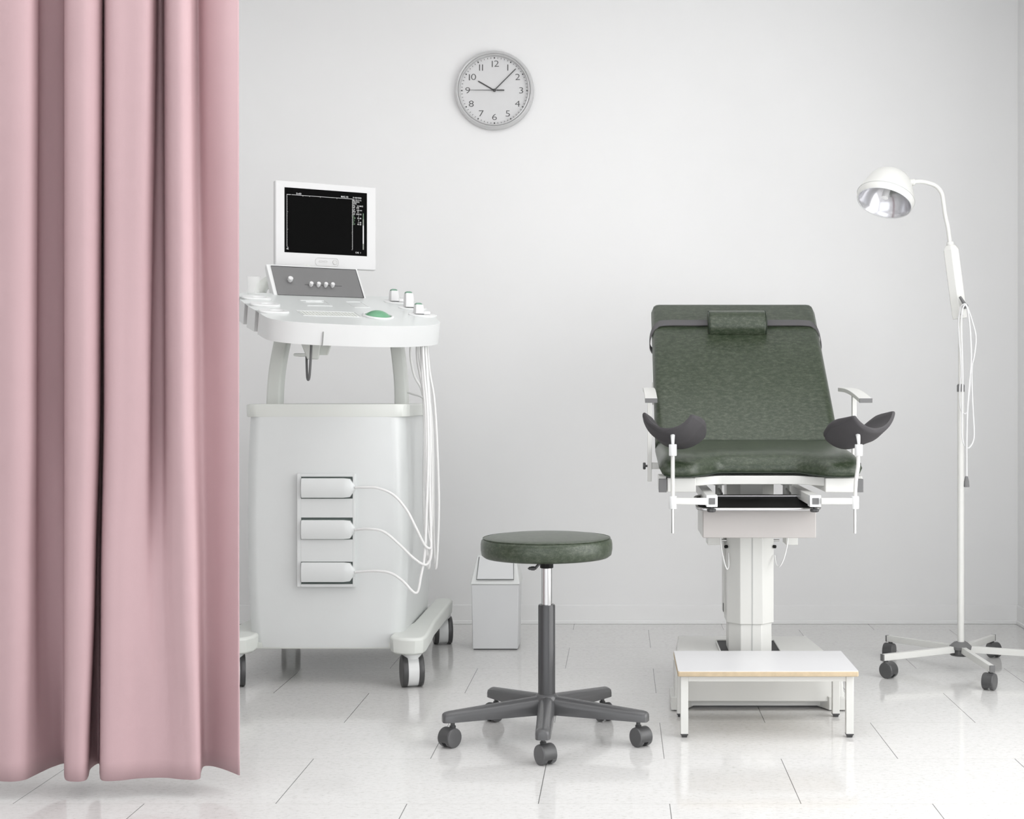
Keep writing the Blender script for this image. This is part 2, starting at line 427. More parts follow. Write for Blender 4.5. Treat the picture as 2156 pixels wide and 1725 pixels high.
# base rails
def rail(s):
    X = lambda x: UX+s*x
    out = [(.245, 4.97), (.262, 4.935), (.30, 4.915), (.345, 4.915), (.372, 4.935), (.378, 4.98), (.372, 5.16), (.364, 5.30), (.364, 5.86), (.350, 5.90), (.290, 5.905), (.285, 5.86), (.285, 5.28), (.270, 5.17), (.245, 5.165)]
    bm = B()
    def ring(z, g):
        cx, cy = .315, 5.35
        return [Vector((X(x+(g if x < cx else -g)), y+(g if y < 5.1 else (-g if y > 5.8 else 0)), z)) for x, y in out]
    loft(bm, [ring(.124, .012), ring(.130, .003), ring(.180, 0), ring(.186, .006)])
    return obj('base_rail', bm, M_leg, us, bevel=.004)
rail(1); rail(-1)
for sx in (-1, 1):
    for y in (4.99, 5.90-.05):
        castor(us, (UX+sx*.322, y, .058), .058, .078, 17 if y < 5.5 else 14, M_white, M_dgrey, .135, .024, full=True)
# socket panel with three openings
fy = lambda x: 5.035-.02*(1-((x-UX)/.30)**2)
pz = lambda py: H+(835-py)*5.01/F
px_ = lambda px: (px-1305)*5.01/F
yp = 5.011
bm = B()
x0, x1 = px_(626), px_(748)
rows_ = [(1004, 1050), (1090, 1136), (1183, 1230)]
ox0, ox1 = px_(634), px_(743)
fr0, fr1 = yp-.006, yp+.02
box(bm, x0, ox0, fr0, fr1, pz(1236), pz(998)); box(bm, ox1, x1, fr0, fr1, pz(1236), pz(998))
ed = [998]+[v for r_ in rows_ for v in r_]+[1236]
for a, b2 in ((998, 1004), (1050, 1090), (1136, 1183), (1230, 1236)): box(bm, ox0, ox1, fr0, fr1, pz(b2), pz(a))
pnl = obj('socket_panel', bm, M_cab, us, bevel=.0012)
for a, b2 in rows_:
    obj('socket', box(B(), ox0, ox1, yp+.004, yp+.012, pz(b2), pz(a)), mat('socket shadow plastic', (.12, .15, .14), .6), pnl)
# legs of the console
def ribbon(pts, wx, wy):
    bm = B(); rings = []
    for p in spline(pts, 8):
        rings.append([Vector((p.x+x, p.y+y, p.z)) for x, y in rrect(0, 0, wx, wy, min(wx, wy)*.35, 3)])
    return loft(bm, rings)
obj('console_leg', ribbon([P(579, 852, 5.22), P(582, 800, 5.22), P(588, 755, 5.2), P(599, 700, 5.18)], .0265, .035), M_leg, us)
obj('console_leg', ribbon([P(846, 852, 5.30), P(845, 810, 5.30), P(841, 765, 5.29), P(833, 700, 5.28)], .0235, .035), M_leg, us)
# console frame
th, ta = R(29.6), R(15)
O = Vector((-1.195, 4.8, 1.318))
u = Vector((math.cos(th), math.sin(th), 0)); v = Vector((-math.sin(th)*math.cos(ta), math.cos(th)*math.cos(ta), math.sin(ta))); nrm = u.cross(v)
MK = axes(O, u, v, nrm)
outl = []
def seg2(pts, k=5): outl.extend([(p.x, p.y) for p in spline([(x, y, 0) for x, y in pts], k)])
seg2([(-.032, .098), (-.030, .060), (-.018, .015), (.02, -.018), (.10, -.042), (.233, -.056), (.353, -.062), (.466, -.052), (.549, -.030), (.585, -.012), (.612, .012), (.626, .045), (.636, .11)])
seg2([(.652, .20), (.664, .32), (.668, .43), (.655, .485), (.62, .505), (.50, .508), (.30, .500), (.05, .490), (-.005, .475), (-.028, .44)])
def slot(vc, x_in=.000, hw=.024, xo=-.04):
    a = [(xo, vc+hw)]+[(x_in+hw*math.cos(t), vc+hw*math.sin(t)) for t in [R(90-30*i) for i in range(7)]]+[(xo, vc-hw)]
    outl.extend(a)
for vc in (.370, .247, .128): slot(vc, xo=-.045 if vc > .2 else -.036)
bm = B(); prism(bm, outl, -.078, 0, MK)
bmesh.ops.triangulate(bm, faces=[f for f in bm.faces if len(f.verts) > 4])
con = obj('console', bm, [M_ttop, M_white], us, ang=30, bevel=0)
for p in con.data.polygons:
    if abs(p.normal.dot(nrm)) < .8: p.material_index = 1
md = con.modifiers.new('bevel', 'BEVEL'); md.width = .010; md.segments = 4; md.limit_method = 'ANGLE'; md.angle_limit = R(60); md.material = 1
# holder rims, left
def plate(name, outer, inner, h):
    """raised lozenge plate with a shallow oval dish"""
    n = len(outer); L3 = lambda pts, z: [MK @ Vector((x, y, z)) for x, y in pts]
    cx = sum(p[0] for p in outer)/n; cy = sum(p[1] for p in outer)/n
    ins = lambda pts, g: [(x-g*(1 if x > cx else -1)*min(1, abs(x-cx)/.02), y-g*(1 if y > cy else -1)*min(1, abs(y-cy)/.02)) for x, y in pts]
    bm = B(); rings = [L3(outer, -.002), L3(outer, h*.6), L3(ins(outer, .0025), h)]
    if inner:
        ic = (sum(p[0] for p in inner)/n, sum(p[1] for p in inner)/n)
        rings += [L3(inner, h), L3([(ic[0]+(x-ic[0])*.88, ic[1]+(y-ic[1])*.82) for x, y in inner], .0008)]
    loft(bm, rings)
    return obj(name, bm, M_white, con, ang=35)
NP = 40
for vc in (.370, .247, .128):
    outer, inner = [], []
    for i in range(NP):
        a = 2*PI*(i+.5)/NP; c_, s_ = math.cos(a), math.sin(a)
        outer.append(((.048+.030*c_) if c_ > 0 else (-.002+.030*c_), vc+.031*math.copysign(abs(s_)**.9, s_)))
        inner.append((.036+.026*c_, vc+.015*s_))
    plate('holder_rim', outer, inner, .0075)
# right holders
hold = [(.588, .395), (.608, .283), (.602, .158)]
for hu, hv in hold:
    outer = [(hu-.002+.056*math.cos(2*PI*(i+.5)/NP), hv+.044*math.sin(2*PI*(i+.5)/NP)) for i in range(NP)]
    plate('holder_rim', outer, None, .004)
# front seam, engraved frames and keyboard
bm = B()
def lineq(bm, pts, r=.0011, z=.0006, M_=None):
    tube(bm, [(M_ or MK) @ Vector((x, y, z)) for x, y in pts], r, k=1, n=6, smooth=False)
lineq(bm, [(.187, .365), (.283, .375), (.283, .272), (.187, .268), (.187, .365)]); lineq(bm, [(.205, .35), (.268, .357)]); lineq(bm, [(.20, .335), (.27, .342)])
lineq(bm, [(.366, .368), (.427, .375), (.429, .269), (.368, .262), (.366, .368)])
lineq(bm, [(.116, .165), (.118, .082), (.332, .084), (.334, .168), (.116, .165)])
obj('touch_field_outline', bm, M_engrave, con)
bm = B()
for i in range(17):
    for j in range(5):
        x = .124+i*.0122; y = .090+j*.0146
        box(bm, x, x+.0098, y, y+.0112, 0, .0014, MK)
obj('keyboard', bm, M_leg, con, bevel=.0006, seg=1)
bm = B(); box(bm, .152, .154, -.056, -.045, -.0795, -.028, MK)
obj('console_seam', bm, M_seam, con)
# trackball
bm = B(); rb = .062; cap = []
for i in range(9):
    a = R(50)*(1-i/8); cap.append((max(rb*math.sin(a), .0004), rb*math.cos(a)-rb*math.cos(R(50))))
lathe(bm, cap, MK @ Matrix.Translation((.405, .105, .001)), 48)
obj('trackball', bm, M_green, con, ang=80)
bm = B(); ring = [MK @ Vector((.405+.054*math.cos(2*PI*i/40), .105+.054*math.sin(2*PI*i/40), .002)) for i in range(41)]
tube(bm, ring, .0055, k=1, n=10, smooth=False)
obj('trackball_rim', bm, M_white, con)
# sloping control panel
tw = R(50); wv = Vector((-math.sin(th)*math.cos(tw), math.cos(th)*math.cos(tw), math.sin(tw)))
pb = MK @ Vector((.130, .460, 0)); wn_ = u.cross(wv)
MP = axes(pb, u, wv, wn_)            # local x along, y up the slope, z out
bm = B()
hexa(bm, [MP @ Vector(p) for p in ((-.017, -.012, -.05), (.349, -.012, -.05), (.349, -.012, 0), (-.017, -.012, 0), (-.020, .163, -.020), (.346, .163, -.020), (.346, .163, .002), (-.020, .163, .002))])
ch = obj('control_housing', bm, M_white, us, bevel=.003)
bm = B(); box(bm, -.003, .336, -.001, .150, -.001, .0045, MP)
obj('control_panel', bm, M_facepanel, ch, label='mid grey control panel with white knobs')
bm = B(); lineq(bm, [(-.003, .151), (.337, .151), (.337, -.002)], .0016, .004, MP)
obj('panel_gasket', bm, M_black, ch)
bm = B(); box(bm, .112, .26, .0555, .0572, .0044, .0052, MP); obj('slider_groove', bm, M_dgrey, ch)
for x, y, r_ in ((.056, .072, .0098), (.134, .050, .0078), (.163, .050, .0078), (.192, .050, .0078), (.219, .050, .0078)):
    bm = B(); lathe(bm, [(r_*.72, .004), (r_*.72, .010), (r_, .011), (r_, .022), (r_*.85, .024)], MP @ Matrix.Translation((x, y, 0)), 24)
    obj('knob', bm, M_white2, ch)
# monitor
ZM = 5.44; KM = ZM/5.25
a0 = Vector((-1.3125*KM, ZM, H+.498*KM)); th2 = R(29.0)
mu = Vector((math.cos(th2), math.sin(th2), 0)); mn = Vector((math.sin(th2), -math.cos(th2), 0))
MM = axes(a0, mu*KM, Vector((0, 0, 1))*KM, mn)
W_, H_ = .3995, .3275
sx0, sx1, sz0, sz1 = .0347, .3625, .054, .303
bm = B()
for (xa, xb, za, zb) in ((0, sx0, 0, H_), (sx1, W_, 0, H_), (sx0, sx1, 0, sz0), (sx0, sx1, sz1, H_)):
    box(bm, xa, xb, za, zb, -.014, 0, MM)
bmesh.ops.remove_doubles(bm, verts=bm.verts, dist=1e-5)
bm2 = B(); out_ = rrect(W_/2, H_/2, W_/2, H_/2, .004, 5); inn = rrect((sx0+sx1)/2, (sz0+sz1)/2, (sx1-sx0)/2, (sz1-sz0)/2, .0012, 5)
bm.free(); bm = bm2
def ringset(poly, z, g=0, cx=W_/2, cz=H_/2):
    return [MM @ Vector((x+(g if x < cx else -g), y+(g if y < cz else -g), z)) for x, y in poly]
loft(bm, [ringset(inn, -.010), ringset(inn, -.001), ringset(out_, 0, .003), ringset(out_, -.003), ringset(out_, -.030), ringset(out_, -.034, .004), ringset(out_, -.036, .03)], cap=False)
bm.faces.new([bm.verts.new(p) for p in ringset(out_, -.036, .03)])
bm.faces.new([bm.verts.new(p) for p in ringset(inn, -.010)])
mon = obj('monitor', bm, M_white2, us, ang=30)
obj('screen', box(B(), sx0, sx1, sz0, sz1, -.009, -.003, MM), M_screen, mon)
SW, SH = sx1-sx0, sz1-sz0
def sp_(s, t): return (sx0+s*SW, sz1-t*SH)
zs = -.0026
bm = B()
def sline(s0, t0, s1, t1, wd=.0009, mi=0):
    xa, ya = sp_(s0, t0); xb, yb = sp_(s1, t1)
    x0, x1 = min(xa, xb)-wd/2, max(xa, xb)+wd/2; y0, y1 = min(ya, yb)-wd/2, max(ya, yb)+wd/2
    vs = [bm.verts.new(MM @ Vector(p)) for p in ((x0, y0, zs), (x1, y0, zs), (x1, y1, zs), (x0, y1, zs))]
    f = bm.faces.new(vs); f.material_index = mi
sline(.03, .108, .03, .91); sline(.03, .108, .075, .108, .0016); sline(.088, .108, .822, .108, .0013); sline(.822, .108, .822, .90)
for i in range(31):
    big = i % 10 == 0
    sline(.03, .11+i*.0266, .036 if not big else .042, .11+i*.0266); sline(.815 if not big else .812, .11+i*.0266, .822, .11+i*.0266)
for s_ in (.22, .30, .43, .63): sline(s_, .108, s_, .122)
for i in range(12):
    t0 = .33+i*.047; m_ = [1, 1, 2, 2, 0, 0, 0, 0, 0, 0, 2, 2][i]
    sline(.955, t0, .955, t0+.041, .0046 if i > 1 else .003, m_ if i > 1 else 1)
def stext(s, t, txt, size=.0088, al='LEFT', mi=0):
    x, y = sp_(s, t); text_bm(bm, txt, size, MM @ Matrix.Translation((x, y, zs)), al, 0, .90, .00006, mi)
stext(.14, .086, 'SI-450'); stext(.68, .083, 'MAG'); stext(.74, .083, 'X0')
stext(.826, .086, 'D: 05/10/04', .0080); stext(.826, .123, '@ 10:11:12', .0080)
stext(.826, .153, 'CR/GYN', .0078); stext(.826, .181, 'GYN', .0078)
for t, a, b2, c_ in ((.215, 'FQ', '3.5', 'MHZ'), (.245, 'AP', '070', ''), (.28, 'UT', '140', 'mm'), (.31, 'PW', 'P1', ''), (.344, 'OF', 'X90', 'F/S'), (.376, 'PJ', '1', ''),
                     (.407, 'CM', '55', 'dB'), (.441, 'CL', '3', ''), (.473, 'SI', '-1', 'dB'), (.503, 'DY', '45', 'dB')):
    stext(.826, t, a, .0078, mi=1 if t > .36 else 0); stext(.902, t, b2, .0078, 'RIGHT')
    if c_: stext(.908, t, c_, .0074)
stext(.857, .95, 'CAE', .0084); stext(.915, .95, '1', .0084); stext(.026, .945, '00.', .0080)
sline(.035, .926, .048, .926)
obj('screen_readout', bm, [M_glow, M_glowg, M_dim], mon, normals=False, label='white and green screen readout')
bm = B()                                  # button group under the screen
rr_ = [MM @ Vector((x, y, .0004)) for x, y in rrect(.201, .024, .046, .0155, .0125, 6)]
tube(bm, rr_+[rr_[0]], .0008, k=1, n=6, smooth=False)
for xc in (.176, .195):
    q = [MM @ Vector((x, y, .0004)) for x, y in rrect(xc, .0255, .007, .003, .0028, 5)]; tube(bm, q+[q[0]], .0007, k=1, n=6, smooth=False)
lathe(bm, [(.0095, 0), (.0095, .0015), (.0085, .0025), (.008, .0016)], MM @ Matrix.Translation((.2325, .0245, 0)), 32)
obj('monitor_buttons', bm, M_button, mon)
# monitor mount
bm = B(); box(bm, .13, .27, .03, .20, -.11, -.034, MM)
pe = MK @ Vector((.20, .49, -.02)); cyl(bm, MM @ Vector((.17, .06, -.095)), Vector((pe.x, pe.y+.03, pe.z)), .024)
tube(bm, [MM @ Vector((.15, .05, -.10)), MM @ Vector((.04, -.03, -.09)), P(556, 600, 5.50), P(548, 616, 5.42), P(546, 626, 5.36)], .024)
mt = obj('monitor_arm', bm, M_leg, us, bevel=.004)
# clear beaker holder at the back left of the console
bb = MK @ Vector((.012, .455, 0))
bb = P(534, 622, 5.19)
bm = B(); lathe(bm, [(.020, 0), (.022, .002), (.024, .066), (.026, .071), (.0245, .071), (.0225, .064), (.0205, .004), (.001, .004)], Matrix.Translation(bb), 32, cap=False)
obj('clear_cup', bm, M_clear, us, label='clear plastic gel cup holder')
# underside box and black cable
bm = B()
hexa(bm, [P(647, 757, 5.0), P(671, 757, 5.0), P(671, 757, 5.12), P(647, 757, 5.12), P(629, 712, 4.98), P(677, 712, 4.98), P(677, 712, 5.16), P(629, 712, 5.16)])
hexa(bm, [P(666, 748, 5.04), P(691, 748, 5.04), P(691, 748, 5.2), P(666, 748, 5.2), P(668, 712, 5.04), P(702, 712, 5.04), P(702, 712, 5.2), P(668, 712, 5.2)])
box(bm, P(617, 0, 5.0).x, P(650, 0, 5.0).x, 5.0, 5.09, P(0, 750, 5).z, P(0, 744, 5).z)
obj('under_console_box', bm, M_leg, us, bevel=.008, seg=4)
bm = B(); tube(bm, [P(656, 700, 4.95), P(655, 735, 4.95), P(653, 775, 4.95), P(651, 795, 4.955), P(649, 800, 4.96), P(647, 795, 4.97), P(646, 775, 4.99), P(645.5, 752, 5.03)], .0045)
obj('cable_loop', bm, M_grey, us, label='dark grey cable loop')

# ---- probes standing in the right-hand holders, cables running down to the sockets
def probe(idx, hu, hv, hgt, label, row, ypath, cab):
    base = MK @ Vector((hu-.018, hv, 0))
    rt = root('ultrasound_probe', base, label, 'ultrasound probe', 'ultrasound probes in the right-hand console holders')
    X = base.x; Y = base.y; z0 = base.z+.003
    Mr = Matrix.Translation((X, Y, z0)) @ Matrix.Rotation(R(29), 4, 'Z')
    bm = B()
    loft(bm, [[Mr @ Vector((x, y, z)) for x, y in rrect(0, 0, a, b2, .0025, 4)] for z, a, b2 in ((.0015, .0165, .015), (hgt*.6, .016, .0145), (hgt*.95, .0148, .0125), (hgt, .0138, .0115))])
    ph = obj('probe_head', bm, M_white2, rt, ang=40)
    bm = B()
    loft(bm, [[Mr @ Vector((x, y, z)) for x, y in rrect(-.001, 0, a, b2, .003, 4)] for z, a, b2 in ((hgt-.001, .0132, .0110), (hgt+.004, .012, .0095), (hgt+.007, .008, .006))])
    obj('probe_tip', bm, M_green2, rt, label='green probe tip')
    bm = B()
    Mc = Mr @ Matrix.Translation((.028, -.006, 0))
    box(bm, -.012, .014, -.008, .008, -.001, .011, Mc)
    obj('probe_clip', bm, M_white2, rt, bevel=.002)
    # connector block
    ya, yb = row
    zc = (pz(ya)+pz(yb))/2; hz = (pz(ya)-pz(yb))/2
    bm = B(); xa = px_(636); xb = px_(724); xc = px_(738); xd = px_(748.5)
    yq0, yq1 = yp-.022, yp+.010
    def sec(x, h_, yy):
        return [Vector((x, y_, zc+z_)) for y_, z_ in [(yq1, -h_), (yq1, h_), (yy+.006, h_), (yy, h_*.45), (yy, -h_*.45), (yy+.006, -h_)]]
    loft(bm, [sec(xa, hz, yq0), sec(xb, hz, yq0), sec(xc, hz*.93, yq0+.001), sec(px_(743), hz*.55, yq0+.004), sec(xd, hz*.22, yq0+.008)])
    cn = obj('connector', bm, M_cab, rt, bevel=.0015, label='pale grey-green plug pushed into the machine front')
    bm = B()
    pts = [P(*c) for c in cab]
    tube(bm, pts, .0047, k=7, n=10)
    obj('probe_cable', bm, M_cable, rt, label='long white cable looping to the front socket')
    return rt
# cable paths: from under the console, down the right side, up again and on to the plug
cabA = [(868, 715, 5.3), (864, 745, 5.3), (872, 790, 5.31), (888, 822, 5.31), (893, 870, 5.27), (893, 960, 5.2), (892, 1040, 5.18), (894, 1110, 5.15), (898, 1155, 5.12), (903, 1178, 5.08), (907, 1165, 5.06), (908, 1130, 5.05),
        (904, 1060, 5.06), (900, 960, 5.10), (901, 860, 5.12), (897, 790, 5.13), (890, 715, 5.14), (886, 716, 5.13), (889, 790, 5.1), (896, 880, 5.07), (897, 1000, 5.02), (901, 1100, 4.99), (908, 1145, 4.97), (904, 1155, 4.965), (893, 1146, 4.96), (876, 1112, 4.945), (856, 1074, 4.945), (828, 1042, 4.955), (795, 1028, 4.968), (770, 1026.5, 4.98), (748, 1027, 4.995)]
cabB = [(884, 715, 5.22), (882, 745, 5.22), (891, 800, 5.22), (905, 850, 5.2), (911, 930, 5.17), (912, 1040, 5.15), (913, 1130, 5.13), (917, 1196, 5.11), (921, 1160, 5.10), (924, 1060, 5.11), (920, 930, 5.12), (914, 840, 5.13), (904, 780, 5.13), (898, 715, 5.13), (895, 716, 5.1),
        (900, 800, 5.06), (906, 900, 5.03), (905, 1020, 5.0), (907, 1110, 4.98), (908, 1165, 4.97), (901, 1187, 4.965), (889, 1188, 4.96), (868, 1173, 4.95), (840, 1146, 4.945), (808, 1120, 4.95), (775, 1114, 4.965), (748, 1116, 4.995)]
cabC = [(878, 715, 5.17), (879, 760, 5.17), (890, 820, 5.18), (899, 900, 5.16), (899, 1010, 5.14), (897, 1100, 5.12), (898, 1170, 5.1), (901, 1196, 5.09), (905, 1180, 5.08), (909, 1080, 5.10), (909, 960, 5.12), (905, 850, 5.12), (899, 770, 5.1), (893, 715, 5.1), (890, 716, 5.08),
        (893, 780, 5.05), (900, 860, 5.03), (902, 960, 5.0), (898, 1080, 4.98), (894, 1170, 4.97), (886, 1215, 4.96), (881, 1242, 4.955), (875, 1249, 4.95), (866, 1243, 4.945), (846, 1222, 4.945), (822, 1207, 4.95), (790, 1202.5, 4.965), (748, 1205, 4.995)]
probe(0, .588, .395, .042, 'white green-tipped ultrasound probe farthest back in the console holders, cable to the top socket', (1007, 1048), 0, cabA)
probe(1, .608, .283, .055, 'white green-tipped ultrasound probe in the middle right-hand holder, the tallest, cable to middle socket', (1095, 1135), 0, cabB)
probe(2, .602, .158, .036, 'short white green-tipped ultrasound probe nearest the console front, cable to the bottom socket', (1184, 1225), 0, cabC)
# cable stub passing behind the right leg
bm = B(); tube(bm, [P(858, 826, 5.30), P(872, 831, 5.28), P(884, 834, 5.27), P(893, 840, 5.26)], .004)
obj('side_cable', bm, M_cable, us)

# ============================================================= SWING LID BIN
bn = root('waste_bin', (-.515, 5.78, 0), 'small white waste bin with swing lid against the back wall behind the stool', 'waste bin')
bx0, bx1, by0, by1 = P(994, 0, 5.70).x, P(1091, 0, 5.70).x, 5.70, 5.86
def taper(z, g): return [Vector(p) for p in ((bx0-g, by0-g, z), (bx1+g, by0-g, z), (bx1+g, by1+g, z), (bx0-g, by1+g, z))]
bm = B(); hexa(bm, taper(.004, -.001)+taper(.272, .003)); obj('bin_body', bm, M_bin, bn, bevel=.004)
bm = B(); hexa(bm, taper(0, -.006)+taper(.008, -.006)); obj('bin_foot', bm, M_dgrey, bn)
zt_ = .385
bm = B(); hexa(bm, taper(.272, .008)+[Vector((bx0+.014, by0+.065, zt_)), Vector((bx1-.014, by0+.065, zt_)), Vector((bx1-.014, by1-.004, zt_)), Vector((bx0+.014, by1-.004, zt_))])
obj('bin_lid_housing', bm, M_binlid, bn, bevel=.005)
A0 = Vector((bx0+.016, by0-.008, .283)); A1 = Vector((bx0+.024, by0+.060, zt_-.004))
dv = (A1-A0); 
bm = B(); nn = Vector((0, -dv.z, dv.y)).normalized()*.0035
x_l, x_r = bx0+.020, bx1-.020
def fl(t, ins, k_): return [Vector((x_l+ins, A0.y+dv.y*t, A0.z+dv.z*t))+nn*k_, Vector((x_r-ins, A0.y+dv.y*t, A0.z+dv.z*t))+nn*k_]
a = fl(.10, 0, -.3); b2 = fl(.97, .005, -.3); a2 = fl(.10, 0, 1); b3 = fl(.97, .005, 1)
hexa(bm, [a[0], a[1], b2[1], b2[0], a2[0], a2[1], b3[1], b3[0]])
obj('swing_flap', bm, M_bin, bn, bevel=.0015)
bm = B(); g1 = [fl(.085, -.002, .15), fl(.98, .003, .15)]
tube(bm, [g1[1][0], g1[0][0], g1[0][1], g1[1][1]], .0012, k=1, n=6, smooth=False)
obj('flap_gap', bm, M_grey, bn)

# ============================================================= ROUND STOOL
SC = Vector((-.2246, 4.23, 0))
st = root('rolling_stool', SC, 'round green vinyl stool on a dark grey five-star castor base', 'stool')
bm = B(); r_ = .202
pf = [(.001, .556), (.15, .556), (r_-.012, .558), (r_-.003, .565), (r_, .582), (r_, .598), (r_-.002, .609), (r_-.008, .6155), (r_-.018, .619), (.16, .6225), (.10, .6265), (.05, .628), (.001, .6285)]
lathe(bm, pf, Matrix.Translation(SC), 96, cap=False)
seat = obj('seat', bm, M_vinyl, st, ang=60)
bm = B(); ring = [SC+Vector((( r_-.007)*math.cos(2*PI*i/96), (r_-.007)*math.sin(2*PI*i/96), .6168)) for i in range(97)]
tube(bm, ring, .0012, k=1, n=6, smooth=False); obj('seat_seam', bm, M_vinyl, st)
bm = B(); cyl(bm, SC+Vector((0, 0, .523)), SC+Vector((0, 0, .557)), .0205, n=32, ch=.002); box(bm, SC.x-.05, SC.x+.05, SC.y-.05, SC.y+.05, .549, .557)
obj('seat_mount', bm, M_black, st)
bm = B(); lathe(bm, [(.0165, .40), (.0165, .54)], Matrix.Translation(SC), 40); obj('gas_lift', bm, M_chrome, st)
bm = B(); lathe(bm, [(.0262, .11), (.0262, .407), (.0245, .411), (.018, .411)], Matrix.Translation(SC), 40)
obj('column', bm, M_tubeg, st, ang=40)
bm = B()
tube(bm, [SC+Vector((-.012, -.01, .548)), SC+Vector((-.024, -.025, .536)), SC+Vector((-.032, -.03, .527))], .0045, n=10)
lev = [SC+Vector((x, -.03, .5255)) for x in (-.030, -.036, -.044, -.052, -.056)]
tube(bm, lev, lambda t: [.004, .0065, .0065, .005, .0018][min(4, int(t*4.99))], k=2, n=12)
obj('height_lever', bm, M_dgrey, st)
RT = .324
bm = B(); lathe(bm, [(.030, .070), (.040, .076), (.042, .10), (.036, .128), (.029, .138), (.0265, .1385)], Matrix.Translation(SC), 32)
obj('base_hub', bm, M_arm, st, ang=50)
for i in range(5):
    a = R(-90+72*i+1.0); d = Vector((math.cos(a), math.sin(a), 0)); s_ = Vector((-d.y, d.x, 0))
    rings = []
    for t in (0, .15, .3, .5, .7, .85, .94, .975, .99, .997, 1.0):
        rr0 = .022+(RT-.022)*t
        ztop = .134-.029*t; zbot = .078-.004*t
        e = 1 if t <= .94 else math.sqrt(max(0, 1-((t-.94)/.06)**2))*.5+.5
        hw = (.0262-.0045*t)*e; zt2 = ztop-(1-e)*.014
        sec = [(-hw, zbot), (-hw*1.0, zbot+(zt2-zbot)*.45), (-hw*.88, zbot+(zt2-zbot)*.75), (-hw*.5, zt2-.003), (0, zt2), (hw*.5, zt2-.003), (hw*.88, zbot+(zt2-zbot)*.75), (hw, zbot+(zt2-zbot)*.45), (hw, zbot)]
        rings.append([SC+d*rr0+s_*x+Vector((0, 0, z)) for x, z in sec])
    obj('base_arm', loft(B(), rings), M_arm, st, ang=50)
yaws = [10, 35, -60, 60, -30]
# arms at -89, -17, 55, 127, 199 degrees
yw = [35, 38, 25, -40, -38]
for i in range(5):
    a = R(-90+72*i+1.0); d = Vector((math.cos(a), math.sin(a), 0))
    y_ = yw[i]; fw = Vector((-math.sin(R(y_)), math.cos(R(y_)), 0)); r_c = .0290
    piv = SC+d*(.293 if i else .288)
    cc = piv-fw*(r_c*.45); castor(st, (cc.x, cc.y, r_c), r_c, .046, y_, M_dgrey, M_arm, .079, .0065)

# ============================================================= EXAMINATION CHAIR
CX = .463
ec = root('examination_chair', (CX, 4.95, 0), 'green vinyl gynecological examination chair with charcoal leg rests on a white column', 'examination chair')
def slab(x0, x1, prof_fn, r=.04, n=44):
    rings = []
    for i in range(n+1):
        a = -1+2*i/n
        a = math.sin(a*PI/2)*.35+a*.65
        x = (x0+x1)/2+(x1-x0)/2*a
        e = min(x-x0, x1-x); s = 1 if e >= r else math.sqrt(max(0, 1-((r-e)/r)**2))
        rings.append([Vector((x, y, z)) for y, z in prof_fn(x, s)])
    return loft(B(), rings)
SX0, SX1 = .129, .797
# seat: local (t back along slope, h up)
ts = R(4.0); sy, sz = 4.50, .783
def seat_prof(x, s):
    q = abs(x-CX)
    k_ = min(1, max(0, (.235-q)/.12)); rec = .11*(k_*k_*(3-2*k_))
    y0 = rec+ (1-s)*.03; y1 = .53; T = .075
    hm = .030; up = T-hm
    pr = []
    def pt(t, h):
        h2 = hm+(h-hm)*(.25+.75*s) if h > hm else hm+(h-hm)*s
        pr.append((sy+t*math.cos(ts)-h2*math.sin(ts), sz+t*math.sin(ts)+h2*math.cos(ts)))
    for t, h in ((y0+.012, 0), (y0+.003, .006), (y0, .018), (y0+.004, .034), (y0+.018, .050), (y0+.045, .063), (y0+.09, .071), (y0+.15, .0745), (.40, T), (.51, T), (.526, .065), (y1, .05), (y1, .012), (.52, 0)): pt(t, h)
    return pr
o = obj('seat', slab(SX0, SX1, seat_prof, .045), M_vinyl, ec, ang=70)
# seat lower piping
bm = B(); pp = []
for i in range(61):
    x = SX0+.004+(SX1-SX0-.008)*i/60
    e = min(x-SX0, SX1-x)
    if e < .012: continue
    s = 1 if e >= .045 else math.sqrt(max(0, 1-((.045-e)/.045)**2))
    y_, z_ = seat_prof(x, s)[1]; pp.append(Vector((x, y_, z_-.002)))
tube(bm, pp, .0022, k=1, n=6, smooth=False); obj('seat_piping', bm, M_pipe, ec)
# backrest
P0 = Vector((0, 4.985, .892)); P1 = Vector((0, 5.665, 1.436)); dB = (P1-P0); LB = dB.length; dB.normalize(); nB = Vector((0, -dB.z, dB.y))   # nB = face normal
if nB.z < 0: nB = -nB
def bk(x, t, h): return Vector((x, 0, 0))+Vector((0, P0.y, P0.z))+dB*t+nB*h
def back_prof(x, s):
    T = .070; c_ = (1-s)*.030
    out = []
    hm = -T/2
    for t, h in ((.004, -T), (0, -T*.8), (0, -.012), (.003, -.003), (.010, 0), (LB*.5, .002), (LB-.02, 0), (LB-.006, -.006), (LB, -.02), (LB, -T*.8), (LB-.008, -T)):
        t2 = t if t < LB*.9 else t-c_*1.1
        h2 = hm+(h-hm)*(.45+.55*s)
        v_ = bk(0, t2, h2); out.append((v_.y, v_.z))
    return out
obj('backrest', slab(SX0, SX1, back_prof, .030), M_vinyl, ec, ang=70)
bm = B()
MB_ = axes(bk(CX, 0, -.070), (1, 0, 0), dB, nB)
for s in (-1, 1): box(bm, s*.26-.02, s*.26+.02, .03, LB-.05, -.03, 0, MB_)
box(bm, -.30, .30, .05, LB-.08, -.010, 0, MB_)
box(bm, -.06, .06, -.05, .30, -.06, -.01, MB_)
box(bm, -.339, -.325, LB*.36, LB*.45, -.02, .03, MB_)
obj('backrest_frame', bm, M_enamel, ec, bevel=.002)
